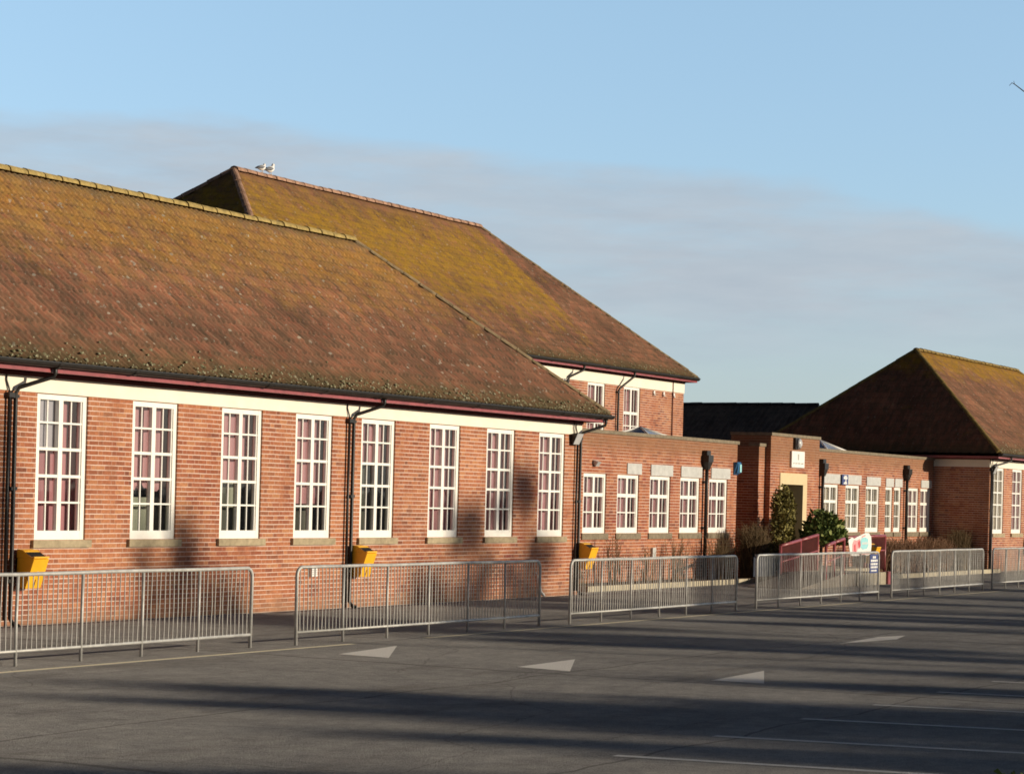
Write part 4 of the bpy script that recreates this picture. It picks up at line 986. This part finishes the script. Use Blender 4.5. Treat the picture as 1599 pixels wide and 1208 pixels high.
# ------------------------------------------------------------------ gulls on the hall ridge
def gull(x,y,z,s,tilt,label,seed):
    r=thing('gull',(x,y,z),label,'gull','gulls perched on the hall ridge'); 
    c,si=cos(tilt),sin(tilt)
    def q(a,b,h=0): return (a*c-b*si if True else 0, h, a*si+b*c)
    m=MB(); spine=[(-.20,.10),(-.14,.105),(-.05,.12),(.03,.14),(.08,.165),(.105,.20),(.115,.235),(.125,.26),(.14,.268),(.152,.266)]
    rad=[.012,.04,.072,.078,.066,.045,.036,.036,.026,.010]
    P_=[V((a*s,0,b*s*(1)))for a,b in spine]
    if tilt<.2: P_=[V((a*s,0,(b-.25*max(0,a))*s)) for a,b in spine]
    m.tube(P_,[t*s for t in rad],12); m.build('body',M['gullwhite'],r)
    for sg in (-1,1):
        m=MB(); pts=[V((-.30*s,sg*.02*s,.085*s)),V((-.18*s,sg*.05*s,.11*s)),V((-.06*s,sg*.068*s,.135*s)),V((.02*s,sg*.068*s,.150*s))]
        m.tube(pts,[.006*s,.026*s,.044*s,.02*s],8); m.build('wing',M['gullgrey'],r)
        m=MB(); m.tube([(0.0,sg*.025*s,.07*s),(.01*s,sg*.025*s,0)],.006*s,5); m.box(-.01,.04*s,sg*.025*s-.015,sg*.025*s+.015,-.002,.006); m.build('leg',M['beak'],r)
    m=MB(); e=P_[-1]; m.tube([e,e+V((.035*s,0,-.004*s)),e+V((.05*s,0,-.014*s))],[.009*s,.007*s,.002*s],6); m.build('beak',M['beak'],r)
gull(53.79,36.52,10.74,1.0,.0,'left gull crouching low on the hall ridge',1)
gull(54.20,36.52,10.73,1.12,.3,'right gull standing upright on the hall ridge',2)

# ------------------------------------------------------------------ trees behind the camera that throw the shade, and the one whose twig shows
def tree_mesh(seed,h,crown_lo,rx,nleaf,leaf,twigs):
    rr=random.Random(seed); tr=MB(); cr=MB()
    tr.tube([(0,0,0),(rr.uniform(-.1,.1),rr.uniform(-.1,.1),h*.3),(rr.uniform(-.2,.2),rr.uniform(-.2,.2),h*.62),(0,0,h*.95)],[.20,.16,.09,.02],8)
    clumps=[]
    for i in range(26):
        t=rr.uniform(0,1); z=crown_lo+(h-crown_lo)*t; prof=sin(pi*min(1,.18+.80*t))**.8
        a=rr.uniform(0,2*pi); r=rx*prof*rr.uniform(.25,1); p=V((cos(a)*r,sin(a)*r,z)); clumps.append((p,rr.uniform(.25,.62)))
        z0=max(crown_lo*.6,z-r*.9); tr.tube([(0,0,z0),(p.x*.5,p.y*.5,(z0+z)/2),tuple(p)],[.05,.03,.012],5)
        for k in range(twigs):
            d=V((rr.uniform(-1,1),rr.uniform(-1,1),rr.uniform(-.2,1.2))).normalized()*rr.uniform(.35,1.0); s0=p*rr.uniform(.6,1); s0.z=z
            tr.tube([tuple(s0),tuple(s0+d*.6+V((0,0,.08))),tuple(s0+d)],[.012,.008,.003],3,cap=False)
    for i in range(nleaf):
        p,r=rr.choice(clumps); d=V((rr.gauss(0,1),rr.gauss(0,1),rr.gauss(0,1))).normalized(); q=p+d*r*rr.uniform(.2,1.15); u=V((rr.uniform(-1,1),rr.uniform(-1,1),rr.uniform(-1,1))).normalized(); v=u.cross(d).normalized(); s_=leaf*rr.uniform(.5,1.3)
        cr.quad([q-u*s_,q+v*s_*.6,q+u*s_,q-v*s_*.6])
    return tr,cr
def plant_tree(x,y,seed,h,lo,rx,nleaf,leaf,twigs,label,name='tree'):
    tr,cr=tree_mesh(seed,h,lo,rx,nleaf,leaf,twigs); r=thing(name,(x,y,0),label,'tree','trees along the near side of the car park')
    tr.build('trunk',M['bark'],r)
    if nleaf: cr.build('crown',M['ever'],r)
Yt=-45.0; DX,DZ=7.74,4.95
TREES=[(22.3,5.6,3.6,1.2,700,.15,12),(25.9,5.1,3.0,1.1,700,.15,12),(30.2,6.05,3.2,1.7,2000,.16,8),(27.9,5.75,3.6,1.0,800,.16,8),(34.2,5.35,3.2,.9,600,.15,12),(36.8,5.2,3.4,.9,300,.15,14),
 (29.1,5.65,3.4,1.2,700,.15,12),(38.2,10.3,8.4,.7,300,.15,12),(40.6,6.4,3.6,1.6,1300,.16,10),(42.1,8.4,5.2,1.1,700,.16,12),(44.3,8.25,5.6,1.0,600,.16,12),(48.2,6.5,3.6,1.2,500,.15,12),(50.9,6.3,3.6,1.3,600,.15,12),
 (51.2,8.6,5.0,1.0,500,.16,12),(43.2,8.9,6.5,.6,260,.15,12),(53.0,9.3,4.2,1.7,1500,.17,12),(54.9,10.2,4.2,1.8,1700,.17,12),(59.5,7.1,4.2,1.5,900,.16,10),(64.,7.4,4.4,1.8,1000,.16,10),(70,7.6,4.4,2.0,1000,.16,10),(77,7.8,4.4,2.2,1000,.16,10)]
TREES=[(a+DX,b+DZ+(1.92 if b>8 else 1.56),c+DZ+(1.92 if b>8 else 1.56),d,e,f_,g_) for a,b,c,d,e,f_,g_ in TREES]
TL=['small','slim','round','bushy','thin','spindly','tall slender','dense','broad','light','mid sized','large','neat','leafy','wide','spreading','far off','gnarled','stunted','ragged','whippy']
for i,(x,h,lo,rx,nl,lf,tw) in enumerate(TREES):
    plant_tree(x,Yt+random.uniform(-.8,.8),100+i,h,lo,rx,nl,lf,tw,TL[i]+' evergreen tree on the near side of the car park')
# bare tree to the right of the camera: one twig reaches into the top right corner
def bare_tree():
    base=V((14.9,.9,0)); r=thing('bare_tree',base,'bare tree whose twig reaches in at the top right corner','tree'); rr=random.Random(4); m=MB()
    m.tube([(0,0,0),(.05,.02,1.5),(-.05,.05,3.0),(.1,0,5.2),(0,.1,7.0)],[.16,.13,.10,.06,.02],8)
    m.build('trunk',M['bark'],r)
    tip=V((0,0,H))+ray(1576,134)*14-base; fk=V((0,0,H))+ray(1584,131.5)*14-base; edge=V((0,0,H))+ray(1599,143)*14.05-base; up_=V((0,0,H))+ray(1583,126.5)*14-base
    m=MB(); m.tube([(0,.03,2.9),(-.3,.9,3.5),(-.75,1.9,4.1),tuple(edge+V((-.02,-.22,-.06))),tuple(edge),tuple(fk),tuple((fk+tip)/2+V((0,0,.012))),tuple(tip)],[.055,.04,.028,.006,.0036,.0026,.0022,.0015],6)
    m.tube([tuple(fk),tuple(up_)],[.002,.001],5)
    for i in range(14):
        a=rr.uniform(pi*1.0,pi*2.2); z0=rr.uniform(2.5,6); l=rr.uniform(.8,1.8)
        m.tube([(0,0,z0),(cos(a)*l*.5,sin(a)*l*.5,z0+l*.4),(cos(a)*l,sin(a)*l,z0+l*.7)],[.04,.02,.006],5)
    m.build('branch',M['bark'],r)
bare_tree()
